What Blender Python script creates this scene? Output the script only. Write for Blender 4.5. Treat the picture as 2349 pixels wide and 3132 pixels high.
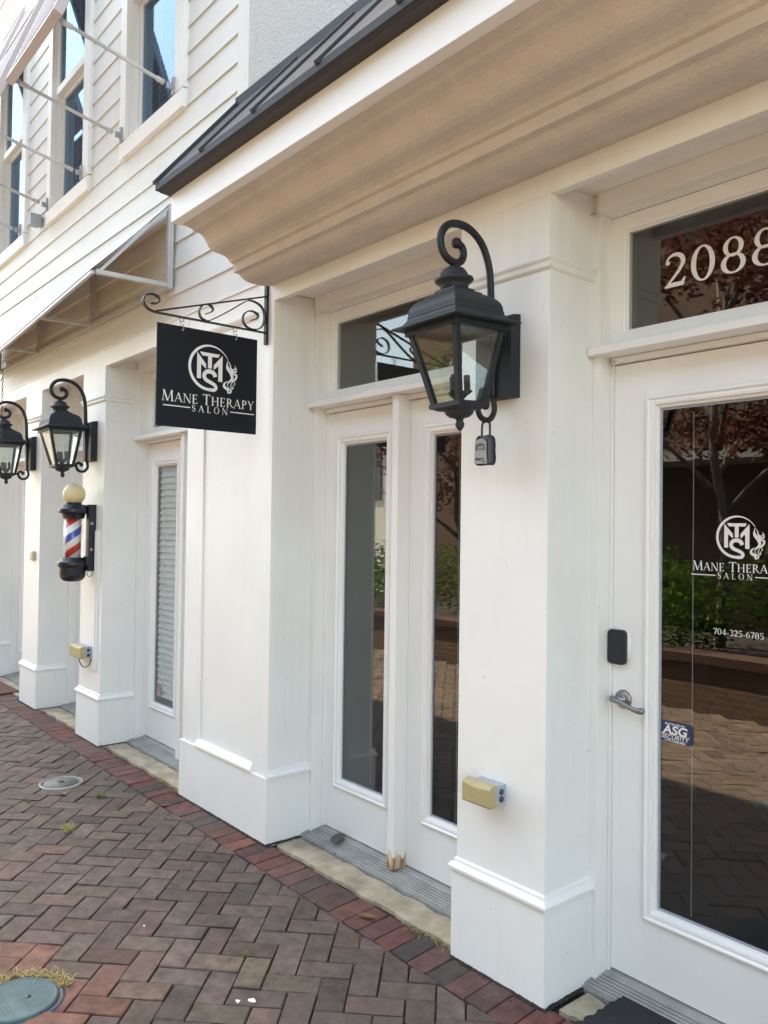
import bpy, bmesh, math, random
from mathutils import Vector, Matrix
random.seed(7)
sc = bpy.context.scene
for o in list(bpy.data.objects): bpy.data.objects.remove(o)
C = sc.collection
PI = math.pi
# ------------------------------------------------------------------ camera
cam = bpy.data.cameras.new('camera'); co = bpy.data.objects.new('camera', cam); C.objects.link(co)
R = [[0.638923, 0.769164, 0.012833], [-0.006454, 0.022042, -0.999736], [-0.769244, 0.638672, 0.019047]]
m = Matrix(((R[0][0], -R[1][0], -R[2][0], 0), (R[0][1], -R[1][1], -R[2][1], 0), (R[0][2], -R[1][2], -R[2][2], 1.6), (0, 0, 0, 1)))
co.matrix_world = m
cam.sensor_fit = 'VERTICAL'; cam.sensor_height = 24.0; cam.lens = 18.976
cam.clip_start = 0.05; cam.clip_end = 2000
sc.camera = co
# ------------------------------------------------------------------ sky, sun, exposure
SUN_EL = math.radians(60); SUN_AZ = (-0.930, 0.367)        # horizontal direction towards the sun (behind the shops)
w = bpy.data.worlds.new('World'); sc.world = w; w.use_nodes = True
nt = w.node_tree; nt.nodes.clear()
sky = nt.nodes.new('ShaderNodeTexSky'); sky.sky_type = 'NISHITA'; sky.sun_disc = False
sky.sun_elevation = SUN_EL; sky.sun_rotation = math.atan2(SUN_AZ[0], SUN_AZ[1])
sky.air_density = 1.0; sky.dust_density = 2.0; sky.ozone_density = 1.0
bg = nt.nodes.new('ShaderNodeBackground'); bg.inputs[1].default_value = 0.15
wo = nt.nodes.new('ShaderNodeOutputWorld')
nt.links.new(sky.outputs[0], bg.inputs[0]); nt.links.new(bg.outputs[0], wo.inputs[0])
sl = bpy.data.lights.new('sun', 'SUN'); sl.energy = 4.5; sl.angle = math.radians(0.5); sl.color = (1.0, 0.94, 0.86)
so = bpy.data.objects.new('sun', sl); C.objects.link(so)
ce = math.cos(SUN_EL)
sd = Vector((SUN_AZ[0] * ce, SUN_AZ[1] * ce, math.sin(SUN_EL)))
so.rotation_euler = sd.to_track_quat('Z', 'Y').to_euler(); so.location = (0, 0, 30)
sc.view_settings.view_transform = 'Standard'; sc.view_settings.look = 'None'
sc.view_settings.exposure = 2.94; sc.view_settings.gamma = 1.0
sc.view_settings.use_white_balance = True; sc.view_settings.white_balance_temperature = 8550; sc.view_settings.white_balance_tint = 5
sc.render.engine = 'CYCLES'
sc.cycles.max_bounces = 8; sc.cycles.diffuse_bounces = 5; sc.cycles.glossy_bounces = 5
sc.cycles.transparent_max_bounces = 16
# ------------------------------------------------------------------ mesh helpers
class MB:
    def __init__(s): s.v = []; s.f = []; s.sm = []; s.off = Vector((0, 0, 0)); s.rot = None; s.col = []
    def add(s, vs, fs, smooth=False):
        b = len(s.v)
        for p in vs:
            s.v.append(tuple(p))
        for f in fs:
            s.f.append(tuple(b + i for i in f)); s.sm.append(smooth)
        return s
    def box(s, x0, x1, y0, y1, z0, z1):
        return s.add([(x0,y0,z0),(x1,y0,z0),(x1,y1,z0),(x0,y1,z0),(x0,y0,z1),(x1,y0,z1),(x1,y1,z1),(x0,y1,z1)],
                     [(0,3,2,1),(4,5,6,7),(0,1,5,4),(1,2,6,5),(2,3,7,6),(3,0,4,7)])
    def prismX(s, prof, x0, x1, smooth=False):
        n = len(prof)
        s.add([(x0, y, z) for y, z in prof] + [(x1, y, z) for y, z in prof], [(i, (i+1) % n, n+(i+1) % n, n+i) for i in range(n)], smooth)
        b = len(s.v) - 2*n
        s.f.append(tuple(range(b+n-1, b-1, -1))); s.sm.append(False)
        s.f.append(tuple(range(b+n, b+2*n))); s.sm.append(False)
        return s
    def prismZ(s, poly, z0, z1):
        n = len(poly)
        s.add([(x, y, z0) for x, y in poly] + [(x, y, z1) for x, y in poly],
              [(i, (i+1) % n, n+(i+1) % n, n+i) for i in range(n)] + [tuple(range(n-1, -1, -1)), tuple(range(n, 2*n))])
        return s
    def prismY(s, poly, y0, y1):
        n = len(poly)
        s.add([(x, y0, z) for x, z in poly] + [(x, y1, z) for x, z in poly],
              [(i, (i+1) % n, n+(i+1) % n, n+i) for i in range(n)] + [tuple(range(n-1, -1, -1)), tuple(range(n, 2*n))])
        return s
    def tube(s, path, r, n=10, rs=None, cap=True):
        path = [Vector(p) for p in path]; k = len(path); base = len(s.v)
        up = None
        for i, p in enumerate(path):
            t = (path[min(i+1, k-1)] - path[max(i-1, 0)]).normalized()
            if up is None:
                up = Vector((0, 0, 1)) if abs(t.z) < .9 else Vector((1, 0, 0))
            a = t.cross(up); 
            if a.length < 1e-5: a = t.orthogonal()
            a.normalize(); b = a.cross(t).normalized(); up = b
            rr = rs[i] if rs else r
            for j in range(n):
                an = 2*PI*(j+.5)/n
                s.v.append(tuple(p + a*math.cos(an)*rr + b*math.sin(an)*rr))
        for i in range(k-1):
            for j in range(n):
                s.f.append((base+i*n+j, base+i*n+(j+1) % n, base+(i+1)*n+(j+1) % n, base+(i+1)*n+j)); s.sm.append(n > 5)
        if cap:
            s.f.append(tuple(base+j for j in range(n))[::-1]); s.sm.append(False)
            s.f.append(tuple(base+(k-1)*n+j for j in range(n))); s.sm.append(False)
        return s
    def lathe(s, c, prof, n=24, sq=False, smooth=True, rot=0):
        cx, cy, cz = c; b = len(s.v)
        if sq: n = 4
        for r, z in prof:
            for j in range(n):
                a = 2*PI*(j+.5)/n + rot if sq else 2*PI*j/n + rot
                q = r*math.sqrt(2) if sq else r
                s.v.append((cx+q*math.cos(a), cy+q*math.sin(a), cz+z))
        for i in range(len(prof)-1):
            for j in range(n):
                s.f.append((b+i*n+j, b+i*n+(j+1) % n, b+(i+1)*n+(j+1) % n, b+(i+1)*n+j)); s.sm.append(smooth and not sq)
        s.f.append(tuple(b+j for j in range(n))[::-1]); s.sm.append(False)
        s.f.append(tuple(b+(len(prof)-1)*n+j for j in range(n))); s.sm.append(False)
        return s
    def ribbonX(s, path, th, x0, x1):
        # flat bar whose broad side runs along X, centreline in the YZ plane
        n = len(path); A = []; B = []
        for i in range(n):
            p = Vector(path[i]); q0 = Vector(path[max(i-1, 0)]); q1 = Vector(path[min(i+1, n-1)])
            t = (q1-q0).normalized(); nn = Vector((-t.y, t.x))*th/2
            A.append(p+nn); B.append(p-nn)
        b = len(s.v)
        for x in (x0, x1):
            for q in A: s.v.append((x, q.x, q.y))
            for q in B: s.v.append((x, q.x, q.y))
        for i in range(n-1):
            a0, a1, b0, b1 = b+i, b+i+1, b+n+i, b+n+i+1; o = 2*n
            for f in ((a0, b0, b1, a1), (a0+o, a1+o, b1+o, b0+o), (a0, a1, a1+o, a0+o), (b0, b0+o, b1+o, b1)):
                s.f.append(f); s.sm.append(False)
        for i in (0, n-1):
            s.f.append((b+i, b+n+i, b+n+i+2*n, b+i+2*n)); s.sm.append(False)
        return s
    def ring(s, x0, x1, z0, z1, prof):
        # mitred rectangular frame facing -Y, prof = [(inset, y)]
        b = len(s.v)
        for i, y in prof:
            s.v += [(x0+i, y, z0+i), (x1-i, y, z0+i), (x1-i, y, z1-i), (x0+i, y, z1-i)]
        for k in range(len(prof)-1):
            for j in range(4):
                s.f.append((b+k*4+j, b+k*4+(j+1) % 4, b+(k+1)*4+(j+1) % 4, b+(k+1)*4+j)); s.sm.append(False)
        return s
    def sweepU(s, x0, x1, yf, yb, prof):
        # outline round three sides of a pilaster, prof = [(out, z)] upwards
        b = len(s.v)
        for o, z in prof:
            s.v += [(x0-o, yb, z), (x0-o, yf-o, z), (x1+o, yf-o, z), (x1+o, yb, z)]
        for k in range(len(prof)-1):
            for j in range(3):
                s.f.append((b+k*4+j, b+k*4+j+1, b+(k+1)*4+j+1, b+(k+1)*4+j)); s.sm.append(False)
        return s
    def sphere(s, c, r, nu=20, nv=12, sz=1.0):
        prof = [(max(r*math.sin(PI*i/nv), 1e-4), -r*sz*math.cos(PI*i/nv)) for i in range(nv+1)]
        return s.lathe(c, prof, nu)
    def ext(s, o): 
        b = len(s.v); s.v += o.v; s.f += [tuple(b+i for i in f) for f in o.f]; s.sm += o.sm; return s
    def xf(s, fn): s.v = [tuple(fn(Vector(p))) for p in s.v]; return s

def smoothpath(pts, k=5):
    out = []; n = len(pts); P = [Vector(p) for p in pts]
    for i in range(n-1):
        p0, p1, p2, p3 = P[max(i-1, 0)], P[i], P[i+1], P[min(i+2, n-1)]
        for j in range(k):
            t = j/k
            out.append(0.5*((2*p1)+(p2-p0)*t+(2*p0-5*p1+4*p2-p3)*t*t+(-p0+3*p1-3*p2+p3)*t**3))
    out.append(P[-1]); return [tuple(q) for q in out]

def world_off(p):
    o = Vector((0, 0, 0))
    while p is not None: o += Vector(p.location); p = p.parent
    return o
def link(name, mb, mat, parent=None, label=None, bevel=0, recalc=True, loc=None, seg=2):
    me = bpy.data.meshes.new(name)
    off = world_off(parent) if parent else Vector(loc or (0, 0, 0))
    me.from_pydata([(v[0]-off.x, v[1]-off.y, v[2]-off.z) for v in mb.v], [], mb.f)
    me.polygons.foreach_set('use_smooth', mb.sm)
    if mb.col:
        ca = me.color_attributes.new('Col', 'FLOAT_COLOR', 'CORNER'); k = 0
        arr = []
        for pi, f in enumerate(mb.f):
            arr += list(mb.col[pi]) * len(f)
        ca.data.foreach_set('color', arr)
    if recalc:
        b = bmesh.new(); b.from_mesh(me); bmesh.ops.recalc_face_normals(b, faces=b.faces[:]); b.to_mesh(me); b.free()
    me.update(); me.materials.append(mat)
    o = bpy.data.objects.new(name, me); C.objects.link(o)
    if parent: o.parent = parent
    elif loc: o.location = loc
    if label: o['label'] = label
    if bevel:
        md = o.modifiers.new('bevel', 'BEVEL'); md.width = bevel; md.segments = seg; md.limit_method = 'ANGLE'; md.angle_limit = math.radians(35)
    return o
def thing(name, label, cat, loc, group=None):
    o = bpy.data.objects.new(name, None); C.objects.link(o); o.location = loc; o.empty_display_size = .1
    o['label'] = label; o['category'] = cat
    if group: o['group'] = group
    return o
def tag(o, label, cat, group=None, kind=None):
    o['label'] = label; o['category'] = cat
    if group: o['group'] = group
    if kind: o['kind'] = kind
    return o
def copytree(o, parent=None):
    c = o.copy(); C.objects.link(c)
    if parent: c.parent = parent
    for ch in list(o.children): copytree(ch, c)
    return c
# ------------------------------------------------------------------ materials
def mat(name, col, rough=.5, metal=0, spec=.5, var=0, vscale=4, bump=0, bscale=60, speck=0, dark=None, coat=0, streak=0):
    m = bpy.data.materials.new(name); m.use_nodes = True; t = m.node_tree; b = t.nodes['Principled BSDF']
    b.inputs['Base Color'].default_value = (*col, 1); b.inputs['Roughness'].default_value = rough; b.inputs['Metallic'].default_value = metal
    b.inputs['Specular IOR Level'].default_value = spec; b.inputs['Coat Weight'].default_value = coat
    tc = t.nodes.new('ShaderNodeTexCoord'); last = None
    if var:
        n = t.nodes.new('ShaderNodeTexNoise'); n.inputs['Scale'].default_value = vscale; n.inputs['Detail'].default_value = 6; n.inputs['Roughness'].default_value = .6
        t.links.new(tc.outputs['Object'], n.inputs['Vector'])
        r = t.nodes.new('ShaderNodeValToRGB'); r.color_ramp.elements[0].position = .3; r.color_ramp.elements[1].position = .7
        d = dark or tuple(c*(1-var) for c in col)
        r.color_ramp.elements[0].color = (*d, 1); r.color_ramp.elements[1].color = (*col, 1)
        t.links.new(n.outputs[0], r.inputs[0]); last = r.outputs[0]
        mr = t.nodes.new('ShaderNodeMapRange'); mr.inputs[3].default_value = min(1, rough+.12); mr.inputs[4].default_value = rough
        t.links.new(n.outputs[0], mr.inputs[0]); t.links.new(mr.outputs[0], b.inputs['Roughness'])
    if speck:
        n2 = t.nodes.new('ShaderNodeTexNoise'); n2.inputs['Scale'].default_value = 38; n2.inputs['Detail'].default_value = 3
        t.links.new(tc.outputs['Object'], n2.inputs['Vector'])
        r2 = t.nodes.new('ShaderNodeValToRGB'); r2.color_ramp.elements[0].position = .725; r2.color_ramp.elements[1].position = .76
        r2.color_ramp.elements[0].color = (0, 0, 0, 1); r2.color_ramp.elements[1].color = (speck, speck, speck, 1)
        t.links.new(n2.outputs[0], r2.inputs[0])
        mx = t.nodes.new('ShaderNodeMix'); mx.data_type = 'RGBA'
        t.links.new(r2.outputs[0], mx.inputs[0])
        if last: t.links.new(last, mx.inputs[6])
        else: mx.inputs[6].default_value = (*col, 1)
        mx.inputs[7].default_value = (.16, .13, .10, 1); last = mx.outputs[2]
    if streak:
        mp = t.nodes.new('ShaderNodeMapping'); mp.inputs['Scale'].default_value = (9, 9, .55); t.links.new(tc.outputs['Object'], mp.inputs[0])
        n4 = t.nodes.new('ShaderNodeTexNoise'); n4.inputs['Scale'].default_value = 2.2; n4.inputs['Detail'].default_value = 7; n4.inputs['Roughness'].default_value = .65; t.links.new(mp.outputs[0], n4.inputs['Vector'])
        n5 = t.nodes.new('ShaderNodeTexNoise'); n5.inputs['Scale'].default_value = 1.3; n5.inputs['Detail'].default_value = 3; t.links.new(tc.outputs['Object'], n5.inputs['Vector'])
        ml = t.nodes.new('ShaderNodeMath'); ml.operation = 'MULTIPLY'; t.links.new(n4.outputs[0], ml.inputs[0]); t.links.new(n5.outputs[0], ml.inputs[1])
        r4 = t.nodes.new('ShaderNodeMapRange'); r4.inputs[1].default_value = .26; r4.inputs[2].default_value = .44; r4.inputs[4].default_value = streak; t.links.new(ml.outputs[0], r4.inputs[0])
        mx4 = t.nodes.new('ShaderNodeMix'); mx4.data_type = 'RGBA'; t.links.new(r4.outputs[0], mx4.inputs[0]); mx4.inputs[7].default_value = (.50, .44, .35, 1)
        if last: t.links.new(last, mx4.inputs[6])
        else: mx4.inputs[6].default_value = (*col, 1)
        last = mx4.outputs[2]
    if last: t.links.new(last, b.inputs['Base Color'])
    if bump:
        nb = t.nodes.new('ShaderNodeTexNoise'); nb.inputs['Scale'].default_value = bscale; nb.inputs['Detail'].default_value = 5
        t.links.new(tc.outputs['Object'], nb.inputs['Vector'])
        bp = t.nodes.new('ShaderNodeBump'); bp.inputs['Strength'].default_value = bump; bp.inputs['Distance'].default_value = .01
        t.links.new(nb.outputs[0], bp.inputs['Height']); t.links.new(bp.outputs[0], b.inputs['Normal'])
    return m
WH = mat('white_trim_paint', (.83, .82, .795), .42, var=.07, vscale=2.2, bump=.08, bscale=25, speck=.3, streak=.11)
WD = mat('white_door_paint', (.87, .865, .85), .35, var=.05, vscale=3, bump=.04, bscale=18, speck=.15, streak=.06)
SID = mat('white_clapboard_paint', (.70, .69, .65), .5, var=.06, vscale=1.6, bump=.08, bscale=30, speck=.2, streak=.2)
FAS = mat('white_fascia_paint', (.82, .81, .79), .45, var=.04, vscale=2)
STC = mat('beige_cornice_stucco', (.65, .585, .535), .92, var=.13, vscale=6, bump=.5, bscale=110, speck=.25, spec=.2)
STG = mat('grey_wall_stucco', (.50, .50, .49), .92, var=.14, vscale=30, bump=.8, bscale=90, spec=.2)
ROOF = mat('dark_standing_seam_metal', (.050, .055, .065), .6, metal=0, spec=.2, var=.2, vscale=3)
ROOFB = mat('dark_bronze_drip_edge', (.045, .038, .040), .5, metal=.2)
IRON = mat('black_painted_iron', (.016, .021, .028), .45, spec=.35, var=.3, vscale=20, bump=.05, bscale=90)
IRONR = mat('weathered_black_metal', (.024, .029, .036), .5, spec=.4, var=.35, vscale=14, bump=.1, bscale=90)
STEEL = mat('brushed_nickel', (.30, .29, .28), .36, metal=1, bump=.03, bscale=200)
ALU = mat('dull_aluminium', (.42, .42, .39), .5, metal=.05, var=.35, vscale=9)
GALV = mat('galvanised_grey', (.38, .40, .43), .5, metal=.4, var=.2, vscale=20)
STONE = mat('limestone_step', (.46, .39, .28), .9, var=.5, vscale=9, bump=.5, bscale=40, speck=.6)
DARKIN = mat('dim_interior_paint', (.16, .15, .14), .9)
BLIND = mat('white_blind_slats', (.86, .86, .84), .6)
YEL = mat('faded_yellow_plastic', (.43, .35, .18), .5, var=.12, vscale=12)
GREYP = mat('grey_box_metal', (.35, .38, .44), .45, var=.15, vscale=30)
TAUPE = mat('mauve_shutter_metal', (.50, .44, .44), .5, var=.08, vscale=6)
TUBE = mat('white_awning_tube', (.55, .54, .53), .5, var=.15, vscale=6)
CANV = None
RUBBER = mat('black_rubber', (.008, .009, .013), .7, bump=.4, bscale=220)
COIR = mat('brown_mat', (.10, .05, .035), .95, bump=.6, bscale=200)
def simple(name, col, rough=.5, **k): return mat(name, col, rough, **k)
BLK = simple('black_plastic', (.012, .014, .022), .35)
BLKM = simple('sign_black_panel', (.008, .010, .017), .4, spec=.3, var=.1, vscale=5)
LET = simple('white_vinyl_letters', (.80, .79, .77), .5)
NAVY = simple('navy_sticker', (.012, .035, .11), .35)
YLINE = simple('yellow_line', (.7, .62, .2), .5)
DGREY = simple('dark_grey_plastic', (.05, .058, .075), .5)
LGREY = simple('silver_grey_plastic', (.33, .33, .33), .45, var=.1, vscale=60)
TEAL = simple('teal_plastic_lid', (.062, .125, .140), .6, var=.35, vscale=16, bump=.3, bscale=60)
IRONC = simple('grey_cast_cover', (.16, .155, .15), .6, var=.3, vscale=30, metal=.3)
GLOBE = simple('yellowed_globe_plastic', (.66, .52, .24), .35, var=.3, vscale=8, dark=(.70, .63, .42))
CREAMP = simple('beige_cover_plastic', (.52, .45, .30), .5)
CHAINM = simple('rusty_chain', (.12, .07, .05), .7, var=.4, vscale=60)
def glass(name, tint, f0, rough=0.0, gtint=(1, 1, 1)):
    m = bpy.data.materials.new(name); m.use_nodes = True; t = m.node_tree; t.nodes.clear()
    o = t.nodes.new('ShaderNodeOutputMaterial'); mx = t.nodes.new('ShaderNodeMixShader')
    tr = t.nodes.new('ShaderNodeBsdfTransparent'); gl = t.nodes.new('ShaderNodeBsdfGlossy')
    tr.inputs[0].default_value = (*tint, 1); gl.inputs[0].default_value = (*gtint, 1); gl.inputs[1].default_value = rough
    g = t.nodes.new('ShaderNodeNewGeometry'); dt = t.nodes.new('ShaderNodeVectorMath'); dt.operation = 'DOT_PRODUCT'
    t.links.new(g.outputs['Incoming'], dt.inputs[0]); t.links.new(g.outputs['Normal'], dt.inputs[1])
    def mt(op, a_, b_=None, v=None):
        n = t.nodes.new('ShaderNodeMath'); n.operation = op; t.links.new(a_, n.inputs[0])
        if b_ is not None: n.inputs[1].default_value = b_
        if v is not None: n.inputs[2].default_value = v
        return n.outputs[0]
    c = mt('ABSOLUTE', dt.outputs['Value']); c = mt('MULTIPLY_ADD', c, -1, 1); c = mt('POWER', c, 5); c = mt('MULTIPLY_ADD', c, 1-f0, f0)
    tc = t.nodes.new('ShaderNodeTexCoord'); nb = t.nodes.new('ShaderNodeTexNoise'); nb.inputs['Scale'].default_value = 3.0; nb.inputs['Detail'].default_value = 1
    t.links.new(tc.outputs['Object'], nb.inputs['Vector'])
    bp = t.nodes.new('ShaderNodeBump'); bp.inputs['Strength'].default_value = .03; bp.inputs['Distance'].default_value = .004
    t.links.new(nb.outputs[0], bp.inputs['Height']); t.links.new(bp.outputs[0], gl.inputs['Normal'])
    t.links.new(c, mx.inputs[0]); t.links.new(tr.outputs[0], mx.inputs[1]); t.links.new(gl.outputs[0], mx.inputs[2]); t.links.new(mx.outputs[0], o.inputs[0])
    return m
GL = glass('door_glass', (.88, .90, .90), .070)
GLU = glass('upper_window_glass', (.6, .65, .67), .12, gtint=(.50, .70, .95))
GLL = glass('lantern_glass', (.90, .95, .91), .09)
GLB = glass('clear_cylinder', (.96, .96, .95), .035)
def canvas():
    m = bpy.data.materials.new('white_awning_canvas'); m.use_nodes = True; t = m.node_tree; t.nodes.clear()
    o = t.nodes.new('ShaderNodeOutputMaterial'); mx = t.nodes.new('ShaderNodeMixShader'); d = t.nodes.new('ShaderNodeBsdfDiffuse'); s = t.nodes.new('ShaderNodeBsdfTranslucent')
    d.inputs[0].default_value = (.78, .78, .76, 1); s.inputs[0].default_value = (.55, .42, .26, 1); mx.inputs[0].default_value = .1
    t.links.new(d.outputs[0], mx.inputs[1]); t.links.new(s.outputs[0], mx.inputs[2]); t.links.new(mx.outputs[0], o.inputs[0]); return m
CANV = canvas()
SHADETAN = simple('tan_shade_tint', (.30, .20, .10), .9)  # for the sheet added below the awning canvas to darken and warm the shade
def leafmat(name, a, b):
    m = bpy.data.materials.new(name); m.use_nodes = True; t = m.node_tree; t.nodes.clear()
    o = t.nodes.new('ShaderNodeOutputMaterial'); mx = t.nodes.new('ShaderNodeMixShader'); d = t.nodes.new('ShaderNodeBsdfDiffuse'); s = t.nodes.new('ShaderNodeBsdfTranslucent')
    g = t.nodes.new('ShaderNodeNewGeometry'); r = t.nodes.new('ShaderNodeValToRGB')
    r.color_ramp.elements[0].color = (*a, 1); r.color_ramp.elements[1].color = (*b, 1)
    t.links.new(g.outputs['Random Per Island'], r.inputs[0]); t.links.new(r.outputs[0], d.inputs[0]); t.links.new(r.outputs[0], s.inputs[0]); mx.inputs[0].default_value = .35
    t.links.new(d.outputs[0], mx.inputs[1]); t.links.new(s.outputs[0], mx.inputs[2]); t.links.new(mx.outputs[0], o.inputs[0]); return m
LEAFG = leafmat('green_shrub_leaves', (.025, .06, .012), (.10, .19, .03))
LEAFR = leafmat('dark_red_maple_leaves', (.035, .012, .011), (.13, .045, .034))
DRYG = leafmat('dry_grass_blades', (.30, .24, .10), (.55, .46, .24))
WEED = leafmat('weed_blades', (.06, .11, .03), (.22, .26, .08))
LEAFB = simple('brown_fallen_leaf', (.16, .085, .04), .7)
LEAFD = simple('grey_dead_leaf', (.10, .085, .08), .8)
BARK = simple('grey_bark', (.14, .11, .09), .9, var=.4, vscale=12, bump=.6, bscale=25)
def brickcol():
    m = bpy.data.materials.new('clay_paver'); m.use_nodes = True; t = m.node_tree; b = t.nodes['Principled BSDF']
    a = t.nodes.new('ShaderNodeVertexColor'); a.layer_name = 'Col'
    tc = t.nodes.new('ShaderNodeTexCoord')
    n = t.nodes.new('ShaderNodeTexNoise'); n.inputs['Scale'].default_value = 14; n.inputs['Detail'].default_value = 8; n.inputs['Roughness'].default_value = .7
    t.links.new(tc.outputs['Object'], n.inputs['Vector'])
    mr = t.nodes.new('ShaderNodeMapRange'); mr.inputs[1].default_value = .3; mr.inputs[2].default_value = .7; mr.inputs[3].default_value = .5; mr.inputs[4].default_value = 1.42
    t.links.new(n.outputs[0], mr.inputs[0])
    mx = t.nodes.new('ShaderNodeMix'); mx.data_type = 'RGBA'; mx.blend_type = 'MULTIPLY'; mx.inputs[0].default_value = 1
    t.links.new(a.outputs[0], mx.inputs[6]); t.links.new(mr.outputs[0], mx.inputs[7])
    n2 = t.nodes.new('ShaderNodeTexNoise'); n2.inputs['Scale'].default_value = 2.1; n2.inputs['Detail'].default_value = 5
    t.links.new(tc.outputs['Object'], n2.inputs['Vector'])
    r2 = t.nodes.new('ShaderNodeMapRange'); r2.inputs[1].default_value = .45; r2.inputs[2].default_value = .72; r2.inputs[4].default_value = .45
    t.links.new(n2.outputs[0], r2.inputs[0])
    m2 = t.nodes.new('ShaderNodeMix'); m2.data_type = 'RGBA'; m2.inputs[7].default_value = (.100, .086, .072, 1)
    t.links.new(r2.outputs[0], m2.inputs[0]); t.links.new(mx.outputs[2], m2.inputs[6])
    n3 = t.nodes.new('ShaderNodeTexNoise'); n3.inputs['Scale'].default_value = 75; n3.inputs['Detail'].default_value = 2
    t.links.new(tc.outputs['Object'], n3.inputs['Vector'])
    r3 = t.nodes.new('ShaderNodeValToRGB'); r3.color_ramp.elements[0].position = .70; r3.color_ramp.elements[1].position = .76
    r3.color_ramp.elements[0].color = (0, 0, 0, 1); r3.color_ramp.elements[1].color = (.6, .6, .6, 1)
    t.links.new(n3.outputs[0], r3.inputs[0])
    m3 = t.nodes.new('ShaderNodeMix'); m3.data_type = 'RGBA'; m3.inputs[7].default_value = (.05, .045, .04, 1)
    t.links.new(r3.outputs[0], m3.inputs[0]); t.links.new(m2.outputs[2], m3.inputs[6])
    t.links.new(m3.outputs[2], b.inputs['Base Color']); b.inputs['Roughness'].default_value = .82; b.inputs['Specular IOR Level'].default_value = .35
    bp = t.nodes.new('ShaderNodeBump'); bp.inputs['Strength'].default_value = .35; bp.inputs['Distance'].default_value = .006
    nb = t.nodes.new('ShaderNodeTexNoise'); nb.inputs['Scale'].default_value = 55; nb.inputs['Detail'].default_value = 6
    t.links.new(tc.outputs['Object'], nb.inputs['Vector']); t.links.new(nb.outputs[0], bp.inputs['Height']); t.links.new(bp.outputs[0], b.inputs['Normal'])
    return m
PAVER = brickcol()
SAND = mat('joint_sand', (.040, .033, .026), .95, var=.6, vscale=30, bump=.9, bscale=220)
GROUNDM = mat('far_ground', (.14, .12, .10), .95, var=.3, vscale=.5)
# ------------------------------------------------------------------ ground and brick paving
g = MB(); g.add([(-600, -600, -.06), (600, -600, -.06), (600, 600, -.06), (-600, 600, -.06)], [(0, 1, 2, 3)])
o = link('ground', g, GROUNDM); o['kind'] = 'structure'
g = MB(); g.add([(-16, -1.75, -.0095), (6, -1.75, -.0095), (6, 2.5, -.0095), (-16, 2.5, -.0095)], [(0, 1, 2, 3)])
o = link('paving_bed', g, SAND); o['kind'] = 'structure'
def clip(poly, f):
    out = []; n = len(poly)
    for i in range(n):
        a, b = poly[i], poly[(i+1) % n]; fa, fb = f(a), f(b)
        if fa >= 0: out.append(a)
        if fa*fb < 0:
            t = fa/(fa-fb); out.append((a[0]+(b[0]-a[0])*t, a[1]+(b[1]-a[1])*t))
    return out
def area(p): return abs(sum(p[i][0]*p[(i+1) % len(p)][1]-p[(i+1) % len(p)][0]*p[i][1] for i in range(len(p))))/2
LIDS = [(-2.876, .822, .150), (-5.117, 1.690, .122), (-2.2, .24, .10)]
paving = MB()
def brick(poly, col, z=0.0, inset=.0035):
    if len(poly) < 3 or area(poly) < .0004: return
    cx = sum(p[0] for p in poly)/len(poly); cy = sum(p[1] for p in poly)/len(poly)
    for lx, ly, lr in LIDS:
        if math.hypot(cx-lx, cy-ly) < lr*.55: return
    n = len(poly); tz = random.gauss(0, .0013)+z; ax = random.gauss(0, .010); ay = random.gauss(0, .010)
    b = len(paving.v)
    j = .0022
    def ins(d):
        r = []
        for p in poly:
            q = Vector((cx-p[0], cy-p[1])); L = q.length
            k = min(d*1.35/L, .4); r.append((p[0]+q.x*k, p[1]+q.y*k))
        return r
    gap = random.uniform(.0014, .0050)
    o0 = ins(gap); o1 = ins(gap+inset)
    for p in o0: paving.v.append((p[0], p[1], -.03))
    for p in o0: paving.v.append((p[0]+random.gauss(0, .0012), p[1]+random.gauss(0, .0012), tz-.0040+(p[0]-cx)*ax+(p[1]-cy)*ay))
    for p in o1: paving.v.append((p[0]+random.gauss(0, .0013), p[1]+random.gauss(0, .0013), tz+(p[0]-cx)*ax+(p[1]-cy)*ay))
    for i in range(n):
        k = (i+1) % n
        for f in ((b+i, b+k, b+n+k, b+n+i), (b+n+i, b+n+k, b+2*n+k, b+2*n+i)):
            paving.f.append(f); paving.sm.append(False); paving.col.append(col)
    paving.f.append(tuple(range(b+2*n, b+3*n))); paving.sm.append(False); paving.col.append(col)
def jit(c, s=.12):
    k = 1+random.gauss(0, s); return (c[0]*k*(1+random.gauss(0, .04)), c[1]*k, c[2]*k*(1+random.gauss(0, .04)), 1)
FIELD = [(.106, .071, .057), (.100, .071, .058), (.116, .078, .062), (.088, .067, .057), (.108, .082, .060), (.098, .069, .060), (.106, .074, .062), (.096, .070, .060)]
RED = [(.125, .046, .036), (.112, .045, .038), (.100, .046, .041), (.135, .052, .041), (.086, .045, .041)]
MOD = .1012
A0 = Vector((-2.363, 1.707)); U = Vector((.7071, .7071)); V = Vector((.7071, -.7071))
def uv(a, b): q = A0+U*(a*MOD)+V*(b*MOD); return (q.x, q.y)
Y_IN = 2.003
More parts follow.
